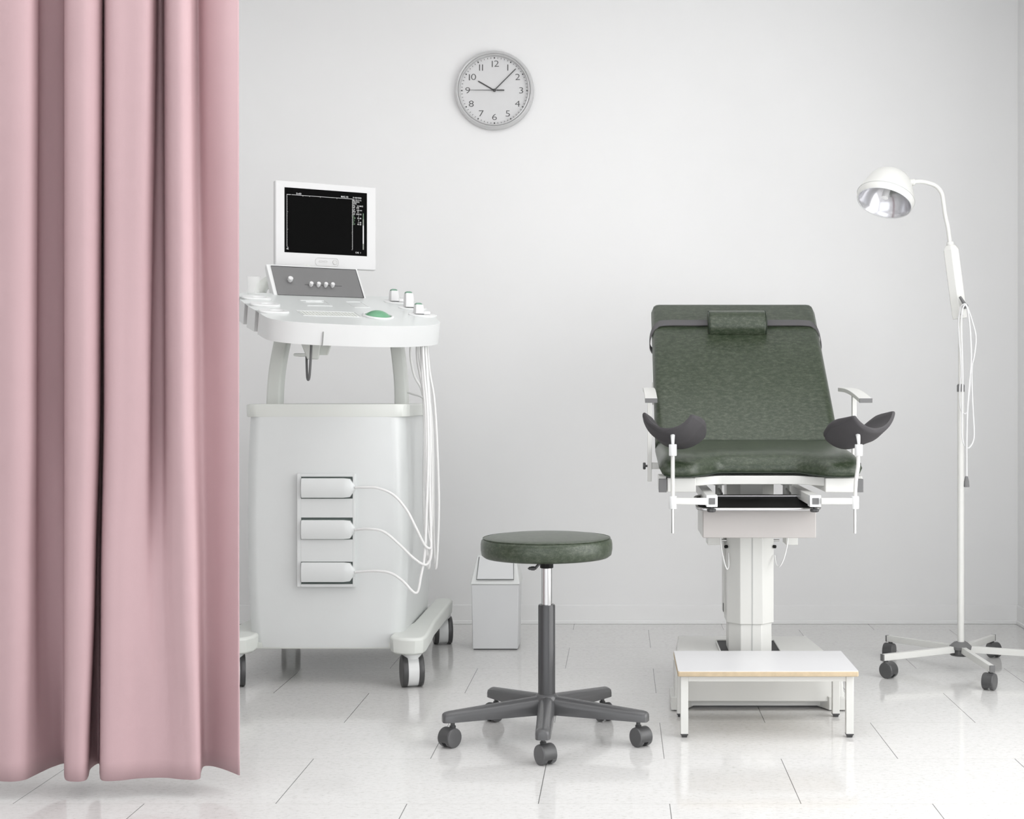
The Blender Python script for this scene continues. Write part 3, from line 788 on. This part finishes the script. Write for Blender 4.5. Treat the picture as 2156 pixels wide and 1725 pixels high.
# head pillow and strap (resting on the backrest: its own thing)
hp = root('head_pillow', bk(.567, .70, 0), 'small green half-round head pillow on a grey strap around the backrest top', 'pillow')
def t_at(py):      # distance up the backrest seen at picture row py
    lo_, hi_ = 0, LB
    for _ in range(40):
        m_ = (lo_+hi_)/2; q = bk(0, m_, 0); yy = 835-(q.z-H)*F/q.y
        if yy > py: lo_ = m_
        else: hi_ = m_
    return lo_
tc = t_at(690)
ta_, tb_ = t_at(705), t_at(669)
px0, px1 = P(1490, 0, bk(0, tc, 0).y).x, P(1613, 0, bk(0, tc, 0).y).x
def pil_prof(x, s):
    out = []; c_ = (ta_+tb_)/2; hw = (tb_-ta_)/2
    for i in range(25):
        a = PI*i/24
        sg = .86+.14*s
        t = c_-hw*math.cos(a)*sg; h = .058*math.sin(a)**.8*sg
        v_ = bk(0, t, h+.002); out.append((v_.y, v_.z))
    return out
ob = obj('pillow_pad', slab(px0, px1, pil_prof, .010, 30), M_vinyl, hp, ang=50)
for x in (px0+.004, px1-.004):
    bm = B(); tube(bm, [Vector((x, y, z)) for y, z in pil_prof(x, .93)], .0016, k=1, n=6, smooth=False)
    obj('pillow_piping', bm, M_pipe, hp)
bm = B(); ts0 = t_at(683)
path = []
for x, h, dt in ((SX0+.02, -.085, -.10), (SX0-.006, -.06, -.08), (SX0-.008, -.035, -.055), (SX0+.002, -.012, -.030), (SX0+.018, .0, -.012), (SX0+.05, .006, 0), (CX-.15, .007, 0), (CX, .008, 0), (CX+.15, .007, 0), (SX1-.05, .006, 0), (SX1-.018, .0, -.012), (SX1-.002, -.012, -.030), (SX1+.008, -.035, -.055), (SX1+.006, -.06, -.08), (SX1-.02, -.085, -.10)):
    path.append((x, ts0+dt, h))
sm = spline([(x, t, h) for x, t, h in path], 6)
rings = []
for i, p in enumerate(sm):
    q0 = sm[max(i-1, 0)]; q1 = sm[min(i+1, len(sm)-1)]
    tx, th_ = (q1.x-q0.x), (q1.z-q0.z); l = math.hypot(tx, th_) or 1; nx, nh = -th_/l*.0015, tx/l*.0015
    wd = .0185
    rings.append([bk(p.x-nx, p.y-wd, p.z-nh), bk(p.x-nx, p.y+wd, p.z-nh), bk(p.x+nx, p.y+wd, p.z+nh), bk(p.x+nx, p.y-wd, p.z+nh)])
obj('strap', loft(bm, rings), M_strap, hp, ang=50)
# seat frame
bm = B()
fr = []
for i in range(41):
    x = SX0+.117+(SX1-SX0-.234)*i/40; q = abs(x-CX); k_ = min(1, max(0, (.225-q)/.10)); rec = .045*(k_*k_*(3-2*k_))
    fr.append((x, 4.56+rec))
poly = fr+[(SX1-.117, 5.0), (SX0+.117, 5.0)]
loft(bm, [[Vector((x, y, z+(y-4.53)*.05)) for x, y in poly] for z in (.752, .7805)])
sf = obj('seat_frame', bm, M_enamel, ec, bevel=.002)
for x0_, x1_ in ((1405, 1465), (1738, 1803)):
    bm = B(); xa, xb = P(x0_, 0, 4.53).x, P(x1_, 0, 4.53).x
    box(bm, xa, xb, 4.53, 4.98, P(0, 1037, 4.53).z, .782)
    obj('frame_block', bm, M_enamel, ec, bevel=.003)
for x0_, x1_ in ((1387, 1404), (1803.5, 1818)):
    bm = B(); xa, xb = P(x0_, 0, 4.53).x, P(x1_, 0, 4.53).x
    box(bm, xa, xb, 4.53, 4.545, P(0, 1037, 4.53).z, P(0, 1009, 4.53).z)
    cp = obj('side_rail_cap', bm, M_capg, ec, bevel=.0015)
    bm = B(); box(bm, xa+.001, xb-.001, 4.545, 4.68, P(0, 1036, 4.53).z, P(0, 1010, 4.53).z+.01); obj('side_rail', bm, M_enamel, ec, bevel=.0015)
# tubes that carry the leg rests
for s, xc in ((-1, .293), (1, .622)):
    bm = B(); box(bm, xc-.0165, xc+.0165, 4.42, 5.0, .702, .7345)
    lr = obj('support_tube', bm, M_enamel, ec, bevel=.002)
    obj('tube_cap', box(B(), xc-.010, xc+.010, 4.3735, 4.386, .707, .727), M_capg, lr, bevel=.001, label='grey square tube cap')
    bm = B(); box(bm, xc-.0178, xc+.0178, 4.377, 4.43, .6985, .7355)
    obj('clamp', bm, M_white, ec, bevel=.0012)
    bm = B(); lathe(bm, [(.004, .690), (.004, .702)], Matrix.Translation((xc, 4.40, 0)), 16)
    rg = []
    for z, rr0 in ((.680, .008), (.682, .0125), (.688, .0135), (.692, .011)):
        rg.append([Vector((xc+(rr0+.0012*math.cos(6*a_))*math.cos(a_), 4.40+(rr0+.0012*math.cos(6*a_))*math.sin(a_), z)) for a_ in [2*PI*i/36 for i in range(36)]])
    loft(bm, rg); obj('clamp_knob', bm, M_dgrey, ec, ang=60)
    # cross bar to the outside rod
    XR = .168 if s < 0 else .746
    bm = B(); xa, xb = (XR+.005, xc-.016) if s < 0 else (xc+.016, XR-.005)
    yb = 4.37
    hexa(bm, [Vector(p) for p in ((xa, yb-.008, .708), (xb, yb-.008, .706 if s < 0 else .708), (xb, yb+.008, .706), (xa, yb+.008, .708), (xa, yb-.008, .728), (xb, yb-.008, .728), (xb, yb+.008, .728), (xa, yb+.008, .728))])
    obj('cross_bar', bm, M_enamel, ec, bevel=.002)
    bm = B(); cyl(bm, (XR, yb, .693), (XR, yb, .734), .0125, n=28, ch=.002)
    obj('rod_sleeve', bm, M_white, ec)
    topx = P(1808, 0, 4.37).x if s > 0 else XR
    bm = B()
    tube(bm, [(XR, yb, P(0, 1121, 4.4).z), (XR+.0, yb, .70)], .0048, k=1, n=16, smooth=False)
    ro = obj('rod', bm, M_steel, ec)
    bm = B()
    zsl = P(0, 958, 4.4).z
    if s < 0: tube(bm, [(XR, yb, .72), (XR, yb, zsl)], .0062, k=1, n=16, smooth=False)
    else: tube(bm, [(XR, yb, .72), (XR+.003, yb, .78), (XR+.010, yb, .83), (topx-.002, yb, zsl)], .0062, k=6, n=16)
    obj('upright_rod', bm, M_enamel, ec)
    bm = B(); cyl(bm, (topx, yb, zsl-.002), (topx, yb, P(0, 935, 4.4).z), .0125, n=28, ch=.0015)
    tube(bm, [(topx, yb, P(0, 936, 4.37).z), (topx, yb+.004, P(0, 926, 4.37).z), (topx, yb+.012, P(0, 917, 4.38).z), (topx, yb+.03, P(0, 911, 4.4).z)], lambda t: .0045+.004*t, n=20)
    obj('ball_joint', bm, M_white, ec)
    # trough-shaped leg rest
    yaw = R(17)*-s; pit = R(-13)
    Lc = .175
    ax_l = Vector((math.sin(yaw)*math.cos(pit), math.cos(yaw)*math.cos(pit), math.sin(pit)))      # away from the camera, down, inward
    if s > 0: ax_l = Vector((-math.sin(R(27))*math.cos(pit), math.cos(R(27))*math.cos(pit), math.sin(pit)))
    ax_a = Vector((0, 0, 1)).cross(ax_l).normalized()*-1
    ax_u = ax_a.cross(ax_l).normalized()
    if ax_u.z < 0: ax_u = -ax_u
    if s < 0: roll = R(2)
    else: roll = R(-5)
    rim_px = (1408, 903) if s < 0 else (1836, 903)
    c_in = P(rim_px[0], rim_px[1], 4.39)
    ri = .082
    cc = c_in+Vector((0, 0, ri))
    Ml = axes(cc, ax_a, ax_l, ax_u)
    if ax_a.x < 0: Ml = axes(cc, -ax_a, ax_l, ax_u)
    Ml = Ml @ Matrix.Rotation(roll, 4, 'Y')
    rings = []; NS = 24
    for j in range(NS+1):
        tt = j/NS; l = Lc*tt
        edge = min(tt, 1-tt)/.10
        e = 1 if edge >= 1 else math.sqrt(max(0, 1-(1-edge)**2))
        th0 = .0085+.0105*min(1, tt/.40)           # pad gets thicker behind the rim
        th_ = .004+(th0*1.5-.004)*(.72+.28*e)
        ha = R(63)-R(16)*max(0, (tt-.55)/.45)**1.5
        rin = ri-.001*e+.006*max(0, tt-.5)
        sec = []
        na = 26
        for i in range(na+1):
            a_ = -ha+2*ha*i/na; sec.append((rin*math.sin(a_), -rin*math.cos(a_)))
        for i in range(7):
            b_ = PI*i/6; rc = rin+th_/2
            a_ = ha+math.sin(b_)*(th_/2/rin); sec.append(((rc-th_/2*math.cos(b_))*math.sin(a_), -(rc-th_/2*math.cos(b_))*math.cos(a_)))
        for i in range(na+1):
            a_ = ha-2*ha*i/na; ro_ = rin+th_*(1+.25*math.cos(a_*1.3)); sec.append((ro_*math.sin(a_), -ro_*math.cos(a_)))
        for i in range(7):
            b_ = PI*i/6; rc = rin+th_/2
            a_ = -ha-math.sin(b_)*(th_/2/rin); sec.append(((rc+th_/2*math.cos(b_))*math.sin(a_), -(rc+th_/2*math.cos(b_))*math.cos(a_)))
        rings.append([Ml @ Vector((x, l, z)) for x, z in sec])
    obj('leg_rest', loft(B(), rings), M_rubber, ec, ang=75)
# armrests
for s, xa, xb in ((-1, .086, .128), (1, .817, .861)):
    rings = []
    for i in range(13):
        t = i/12; y = 4.70+.46*t; z = 1.045+.040*t+.010*math.sin(PI*t)-.002
        rings.append([Vector((x, y, z_)) for x, z_ in ((xa, z-.0145), (xb, z-.0145), (xb, z), (xa, z))])
    bm = loft(B(), rings); ar = obj('armrest', bm, M_enamel, ec, bevel=.0015, ang=30)
    obj('armrest_cap', box(B(), xa, xb, 4.693, 4.7, 1.0282, 1.0435), M_capg, ar, bevel=.0005, label='grey front end cap')
    xm = .107 if s < 0 else .842
    bm = B(); box(bm, xm-.0075, xm+.0075, 4.94, 4.965, .745, 1.055)
    obj('armrest_post', bm, M_enamel, ec, bevel=.0015)
    bm = B(); box(bm, min(xm, CX+s*.32), max(xm, CX+s*.32), 4.945, 4.96, .789, .812)
    obj('armrest_bracket', bm, M_enamel, ec, bevel=.0015)
    bm = B()
    cyl(bm, (xm+s*.007, 4.952, .80), (xm+s*.014, 4.952, .80), .004, n=14)
    Mk = Matrix.Translation((xm+s*.014, 4.952, .80)) @ frame_to((s, 0, 0))
    rg = [[Mk @ Vector(((rr0+.0013*math.cos(6*a_))*math.cos(a_), (rr0+.0013*math.cos(6*a_))*math.sin(a_), z)) for a_ in [2*PI*i/36 for i in range(36)]] for z, rr0 in ((0, .010), (.002, .0125), (.008, .0125), (.010, .010))]
    loft(bm, rg); obj('bracket_knob', bm, M_dgrey, ec, ang=60)
# under-seat parts, steel tray and column
for xx in (P(1513, 0, 4.8).x, P(1655, 0, 4.8).x):
    bm = B(); cyl(bm, (xx, 4.8, .690), (xx, 4.8, .755), .0115, n=24); box(bm, xx-.020, xx+.020, 4.78, 4.82, .690, .700); box(bm, xx-.018, xx+.018, 4.78, 4.82, .742, .752)
    obj('seat_bracket', bm, M_enamel, ec, bevel=.001)
    bm = B(); cyl(bm, (xx, 4.785, .728), (xx+.006, 4.735, .716), .0045, n=16); obj('tilt_rod', bm, M_steel, ec)
def octo(z, hx, y0, y1, c_):
    return [Vector((POX+x, y, z)) for x, y in ((-hx, y0+c_), (-hx+c_, y0), (hx-c_, y0), (hx, y0+c_), (hx, y1-c_), (hx-c_, y1), (-hx+c_, y1), (-hx, y1-c_))]
POX = P(1582, 0, 4.85).x
bm = B(); loft(bm, [octo(z, .0835, 4.85, 5.06, .044) for z in (.247, .752)]); box(bm, POX-.0835-.006, POX-.0825, 4.95, 5.04, .27, .60)
obj('upper_column', bm, M_enamel, ec, bevel=.002, ang=20)
bm = B(); loft(bm, [octo(z, .0765, 4.858, 5.052, .040) for z in (.06, .25)]); obj('lower_column', bm, M_enamel, ec, bevel=.002, ang=20)
bm = B(); box(bm, POX+.0025, POX+.0055, 4.8485, 4.852, .249, .575); box(bm, POX+.0025, POX+.0055, 4.8565, 4.860, .13, .246)
obj('column_seam', bm, M_seam, ec)
bm = B(); box(bm, POX-.0915, POX-.089, 4.955, 4.975, .275, .305); obj('column_slot', bm, M_dgrey, ec)
for s in (-1, 1):
    bm = B(); cyl(bm, (POX+s*.083, 4.89, .517), (POX+s*.089, 4.885, .517), .006, n=16); obj('column_screw', bm, M_black, ec)
    bm = B(); cyl(bm, (POX+s*.083, 4.90, .538), (POX+s*.104, 4.90, .538), .004, n=14); obj('bracket_pin', bm, M_steel, ec)
    xb = P(1490, 0, 4.88).x if s < 0 else P(1655, 0, 4.88).x; xe = P(1520, 0, 4.88).x if s < 0 else P(1680, 0, 4.88).x
    bm = B(); box(bm, xb, xe, 4.88, 4.98, P(0, 1148, 4.88).z, P(0, 1120, 4.88).z); obj('side_box', bm, M_enamel, ec, bevel=.002)
bm = B(); tube(bm, [P(1516, 1125, 4.84), P(1518, 1150, 4.83), P(1524, 1180, 4.83), P(1530, 1198, 4.84), P(1534, 1192, 4.86), P(1534, 1165, 4.885)], .0025); obj('motor_cable', bm, M_cable, ec)
bm = B(); tube(bm, [P(1659, 1125, 4.84), P(1657, 1150, 4.83), P(1649, 1180, 4.83), P(1640, 1194, 4.84), P(1634, 1188, 4.86), P(1631, 1170, 4.885)], .0025); obj('motor_cable', bm, M_cable, ec)
# pan box
bx_0, bx_1 = P(1480, 0, 4.58).x, P(1718, 0, 4.58).x
pt0, pt1 = P(0, 1133, 4.58).z, P(0, 1072, 4.58).z
bm = B(); box(bm, bx_0-.003, bx_1-.002, 4.592, 4.83, pt0+.002, pt1); obj('pan_box', bm, M_enamel, ec, bevel=.004)
bm = B(); box(bm, bx_0, bx_1, 4.578, 4.594, pt0, pt1); obj('pan_box_front', bm, M_panel, ec, bevel=.003, label='beige-grey front panel under the seat')
ry0, ry1, rx0, rx1 = 4.52, 4.71, P(1469, 0, 4.52).x, P(1728, 0, 4.52).x
rz = .679
q = [Vector((x, y, rz+(y-ry0)*.16)) for x, y in rrect((rx0+rx1)/2, (ry0+ry1)/2, (rx1-rx0)/2, (ry1-ry0)/2, .03, 6)]
bm = B(); tube(bm, q+[q[0]], .0055, k=1, n=12, smooth=False); obj('tray_rim', bm, M_chrome, ec)
bm = B(); loft(bm, [[Vector((x, y, z+(y-ry0)*.16)) for x, y in rrect((rx0+rx1)/2, (ry0+ry1)/2, (rx1-rx0)/2-.004, (ry1-ry0)/2-.004, .028, 6)] for z in (rz-.006, rz-.001)]); obj('tray', bm, M_black, ec, label='black tray inside the chrome rim')
# base cover
bm = B()
bw0, bw1 = P(1419, 0, 4.60).x, P(1778, 0, 4.60).x
zt1, zt0 = .150, .134
hexa(bm, [Vector(p) for p in ((bw0, 4.60, .030), (bw1, 4.60, .030), (.728, 5.28, .030), (.205, 5.28, .030), (bw0+.006, 4.62, zt1), (bw1-.006, 4.62, zt1), (.7125, 5.27, zt0), (.2235, 5.27, zt0))])
bc = obj('base_cover', bm, M_enamel, ec, bevel=.004)
bm = B()
box(bm, bw0-.010, bw0+.035, 4.592, 4.75, .004, .046); box(bm, bw1-.05, bw1+.012, 4.592, 4.75, .004, .046)
hexa(bm, [Vector(p) for p in ((bw0+.034, 4.592, .004), (bw0+.036, 4.592, .004), (bw0+.070, 4.66, .004), (bw0+.034, 4.66, .004), (bw0+.034, 4.592, .046), (bw0+.036, 4.592, .046), (bw0+.060, 4.64, .055), (bw0+.034, 4.64, .055))])
hexa(bm, [Vector(p) for p in ((bw1-.052, 4.592, .004), (bw1-.049, 4.592, .004), (bw1-.049, 4.66, .004), (bw1-.085, 4.66, .004), (bw1-.052, 4.592, .046), (bw1-.049, 4.592, .046), (bw1-.049, 4.64, .055), (bw1-.075, 4.64, .055))])
box(bm, bw0+.035, bw1-.045, 4.640, 5.2, .008, .052)
box(bm, .205, .728, 4.75, 5.28, .006, .045)
obj('base_foot', bm, M_enamel, ec, bevel=.0015)
bm = B(); box(bm, bw0, bw0+.04, 4.61, 4.70, 0, .006); box(bm, bw1-.04, bw1, 4.61, 4.70, 0, .006); box(bm, .23, .70, 4.66, 5.24, 0, .009)
obj('base_pad', bm, M_dgrey, ec)
bm = B(); hx = .107
z_ = .1425
box(bm, POX-hx, POX+hx, 4.80, 5.10, .13, .1455); obj('column_opening', bm, M_black, ec, bevel=.001)
bm = B(); q = [Vector((x, y, .1465)) for x, y in ((POX-hx, 4.80), (POX+hx, 4.80), (POX+hx, 5.10), (POX-hx, 5.10), (POX-hx, 4.80))]
tube(bm, q, .003, k=1, n=8, smooth=False); obj('opening_edge', bm, M_enamel, ec)

# ============================================================= STEP STOOL
sp0 = root('step_stool', (.455, 4.37, 0), 'low white-topped step stool with birch edge in front of the examination chair', 'step stool')
tx0, tx1, ty0, ty1, tz1 = .177, .731, 4.21, 4.545, .2105
bm = B(); prism(bm, rrect((tx0+tx1)/2, (ty0+ty1)/2, (tx1-tx0)/2, (ty1-ty0)/2, .006, 4), tz1-.018, tz1-.0015); obj('top_edge', bm, M_birch, sp0, bevel=.003, label='pale birch step edge')
bm = B(); prism(bm, rrect((tx0+tx1)/2, (ty0+ty1)/2, (tx1-tx0)/2-.0012, (ty1-ty0)/2-.0012, .006, 4), tz1-.003, tz1); obj('step_top', bm, M_lam, sp0, bevel=.0006, seg=1)
lx0, lx1, ly0, ly1, lw = .187, .7195, 4.235, 4.530, .0235
for x in (lx0, lx1-lw):
    for y in (ly0, ly1-lw):
        bm = B(); box(bm, x, x+lw, y, y+lw, .011, tz1-.018); lg = obj('leg', bm, M_enamel, sp0, bevel=.0015)
        bm = B(); hexa(bm, [Vector((x+a*lw, y+b_*lw, z)) for z, g in ((0, .18), (.012, .04)) for a, b_ in ((g, g), (1-g, g), (1-g, 1-g), (g, 1-g))])
        box(bm, x+.0, x+lw, y+.0, y+lw, .008, .0118)
        obj('rubber_foot', bm, M_dgrey, lg)
bm = B(); box(bm, lx0+lw, lx1-lw, ly0+.003, ly0+.018, tz1-.038, tz1-.018); obj('apron', bm, M_enamel, sp0, bevel=.001)
bm = B(); box(bm, lx0+lw, lx1-lw, ly1-.018, ly1-.003, tz1-.038, tz1-.018); obj('apron', bm, M_enamel, sp0, bevel=.001)
for x in (lx0+.003, lx1-.018):
    bm = B(); box(bm, x, x+.015, ly0+lw, ly1-lw, tz1-.038, tz1-.018); obj('apron', bm, M_enamel, sp0, bevel=.001)

# ============================================================= FLOOR LAMP
LC = Vector((1.307, 5.28, 0)); LZ = 5.28
lp = root('examination_lamp', LC, 'tall white gooseneck examination lamp on a five-legged castor base by the right wall', 'lamp')
RL = .352
for i, a in enumerate((-86, -157, 130, 55, -15)):
    d = Vector((math.cos(R(a)), math.sin(R(a)), 0)); s_ = Vector((-d.y, d.x, 0)); hw = .009
    z0_, z1_ = (.066, .090)
    r0, r1 = .034, RL
    e0, e1 = .004, -.003
    pts = [LC+d*r+s_*w_+Vector((0, 0, z)) for z, (ea, eb) in ((z0_, (e0, e1)), (z1_, (e0, e1))) for r, w_, in ((r0, -hw), (r1, -hw), (r1, hw), (r0, hw))]
    for k_, p in enumerate(pts): p.z += e0 if k_ % 4 in (0, 3) else e1
    bm = hexa(B(), pts); ba = obj('base_leg', bm, M_enamel, lp, bevel=.001)
    bm = B(); Me = axes(LC+d*RL, d, s_, (0, 0, 1)); box(bm, 0, .006, -hw-.0005, hw+.0005, z0_+e1-.0005, z1_+e1+.0005, Me)
    obj('end_cap', bm, M_capg, ba, bevel=.0005, label='dark grey leg end cap')
    yaw = (-35, 40, -30, 15, 20)[i]; fw = Vector((-math.sin(R(yaw)), math.cos(R(yaw)), 0)); rc = .0300
    piv = LC+d*(RL-.012); cc = piv-fw*rc*.45
    castor(lp, (cc.x, cc.y, rc), rc, .042, yaw, M_dgrey, M_arm, z0_+e1+.001, .006)
bm = B(); 
n6 = 10
rg = [[LC+Vector((rr0*math.cos(2*PI*i/n6+.3), rr0*math.sin(2*PI*i/n6+.3), z)) for i in range(n6)] for z, rr0 in ((.056, .030), (.058, .041), (.060, .041), (.062, .026), (.080, .026), (.082, .041), (.093, .043), (.108, .026), (.110, .018))]
loft(bm, rg); obj('base_hub', bm, M_capg, lp, ang=30)
zc = lambda py: P(0, py, LZ).z
bm = B(); lathe(bm, [(.0128, .10), (.0128, zc(822))], Matrix.Translation(LC), 32); obj('pole', bm, M_enamel, lp)
bm = B(); lathe(bm, [(.0145, zc(825)), (.0145, zc(812)), (.0115, zc(809))], Matrix.Translation(LC), 32); obj('pole_collar', bm, M_capg, lp)
bm = B(); lathe(bm, [(.0088, zc(822)), (.0088, zc(668))], Matrix.Translation(LC+Vector((-.001, 0, 0))), 28); obj('upper_pole', bm, M_enamel, lp)
# hexagonal grip
pa, pb_ = P(2021, 671, LZ), P(2001, 517, LZ)
Mg = Matrix.Translation(pa) @ frame_to(pb_-pa, (0, -1, 0)); Lg = (pb_-pa).length
hx6 = [(0, -.0285), (.0275, -.014), (.0275, .014), (0, .0285), (-.0275, .014), (-.0275, -.014)]
rotm = Matrix.Rotation(R(-12), 4, 'Z')
bm = B(); loft(bm, [[Mg @ rotm @ Vector((x*s, y*s, z)) for x, y in hx6] for z, s in ((0, .92), (.012, 1), (Lg-.018, 1), (Lg, .62))])
gp = obj('grip', bm, M_enamel, lp, bevel=.0015, ang=20)
bm = B(); cyl(bm, Mg @ Vector((0, 0, Lg-.001)), Mg @ Vector((0, 0, Lg+.014)), .0135, n=24, ch=.0015); 
cyl(bm, P(2022.5, 676, LZ), P(2021, 667, LZ), .009, n=20)
obj('grip_collar', bm, M_enamel, lp)
neck = [P(2000, 512, LZ), P(1996, 480, LZ), P(1990.5, 455, LZ), P(1987, 430, LZ), P(1983, 408, LZ), P(1972, 393, LZ), P(1955, 385.5, LZ), P(1938, 382.5, LZ), P(1922, 384, LZ), P(1912, 386, LZ)]
bm = B(); tube(bm, neck, .0082, k=8, n=18); obj('gooseneck', bm, M_enamel, lp, ang=80)
bm = B(); cyl(bm, P(1925, 384, LZ), P(1903, 384, LZ), .0122, n=24, ch=.001); cyl(bm, P(1926, 384, LZ), P(1921, 384, LZ), .0135, n=24, ch=.001); obj('neck_socket', bm, M_enamel, lp)
# head
dh = Vector((-.30, -.36, -.89)).normalized()
hc = P(1862, 428, LZ)                      # centre of the opening
Mh = Matrix.Translation(hc) @ frame_to(-dh, (0, 1, 0))
R0 = .107
bm = B()
prof_o = [(R0*.985, 0), (R0*1.0, .003), (R0*1.04, .022), (R0*1.04, .027), (R0*.965, .050), (R0*.865, .080), (R0*.765, .104), (R0*.65, .121), (R0*.50, .132), (R0*.28, .138), (.001, .139)]
lathe(bm, prof_o, Mh, 64, cap=False)
hd = obj('lamp_shade', bm, M_enamel, lp, ang=45)
bm = B(); q = [Mh @ Vector((R0*1.043*math.cos(2*PI*i/64), R0*1.043*math.sin(2*PI*i/64), .025)) for i in range(65)]; tube(bm, q, .0009, k=1, n=6, smooth=False); obj('shade_seam', bm, M_seam, hd)
bm = B(); lathe(bm, [(R0*.985, 0), (R0*.955, .002), (R0*.90, .020), (R0*.78, .048), (R0*.55, .078), (R0*.25, .092), (.001, .095)], Mh, 64, cap=False)
obj('reflector', bm, M_refl, hd, ang=80)
bm = B(); q = [Mh @ Vector((R0*.97*math.cos(2*PI*i/64), R0*.97*math.sin(2*PI*i/64), .001)) for i in range(65)]; tube(bm, q, .0022, k=1, n=8, smooth=False); obj('shade_lip', bm, M_bin, hd)
bm = B(); b0 = Mh @ Vector((-.004, 0, .090)); b1 = Mh @ Vector((-.004, 0, .022))
tube(bm, [b0, b0.lerp(b1, .3), b0.lerp(b1, .6), b0.lerp(b1, .9), b1], lambda t: .013 if t < .95 else .006, k=4, n=16); obj('bulb', bm, M_bulb, hd)
# clamp lever
bm = B(); pv = P(2033, 645, LZ-.035)
cyl(bm, pv+Vector((0, .02, 0)), pv+Vector((0, -.004, 0)), .0095, n=20, ch=.001)
tube(bm, [pv+Vector((0, -.002, 0)), P(2028, 636, LZ-.045), P(2021, 625, LZ-.05)], lambda t: .0075-.0025*t, k=3, n=8); obj('clamp_lever', bm, M_capg, lp)
# coiled power cord hung over the lever
cd = [(2027, 664, 5.26), (2023, 662, 5.24), (2022, 652, 5.22), (2026, 643, 5.21), (2032, 641, 5.205), (2037, 650, 5.21), (2042, 690, 5.22), (2045, 740, 5.22), (2044, 790, 5.22), (2040, 840, 5.22), (2037, 863, 5.22), (2033, 871, 5.22), (2026, 868, 5.22),
      (2021, 850, 5.22), (2021, 815, 5.22), (2024, 780, 5.22), (2020, 720, 5.22), (2018, 680, 5.22), (2022, 650, 5.21), (2029, 641, 5.2), (2036, 645, 5.2), (2048, 680, 5.2), (2055, 710, 5.2), (2052, 745, 5.2), (2046, 780, 5.2), (2048, 850, 5.2), (2051, 910, 5.2), (2048, 932, 5.2), (2040, 943, 5.2), (2032, 940, 5.2),
      (2026, 920, 5.2), (2026, 870, 5.2), (2027, 800, 5.2), (2026, 740, 5.2), (2024, 690, 5.2), (2026, 655, 5.195), (2032, 642, 5.19), (2038, 655, 5.19), (2043, 700, 5.19), (2045, 760, 5.19), (2040, 820, 5.19), (2037, 870, 5.19), (2035.5, 930, 5.19), (2035.5, 1003, 5.19)]
bm = B(); tube(bm, [P(*c) for c in cd], .0029, k=6, n=10); pc = obj('power_cord', bm, M_white2, lp, ang=80)
bm = B(); pl = P(2035, 1003, 5.19)
zz = lambda d_: pl.z-d_
loft(bm, [[Vector((pl.x+x, pl.y+y, zz(d_))) for x, y in rrect(0, 0, a_, a_*.8, a_*.35, 3)] for d_, a_ in ((0, .0045), (.006, .006), (.020, .0088), (.038, .0098), (.041, .009))])
obj('plug', bm, M_capg, pc, ang=40, label='grey power plug')
bm = B()
for dx in (-.0045, 0, .0045): cyl(bm, (pl.x+dx, pl.y, zz(.040)), (pl.x+dx, pl.y, zz(.051)), .0009, n=8)
obj('plug_pins', bm, M_steel, pc)
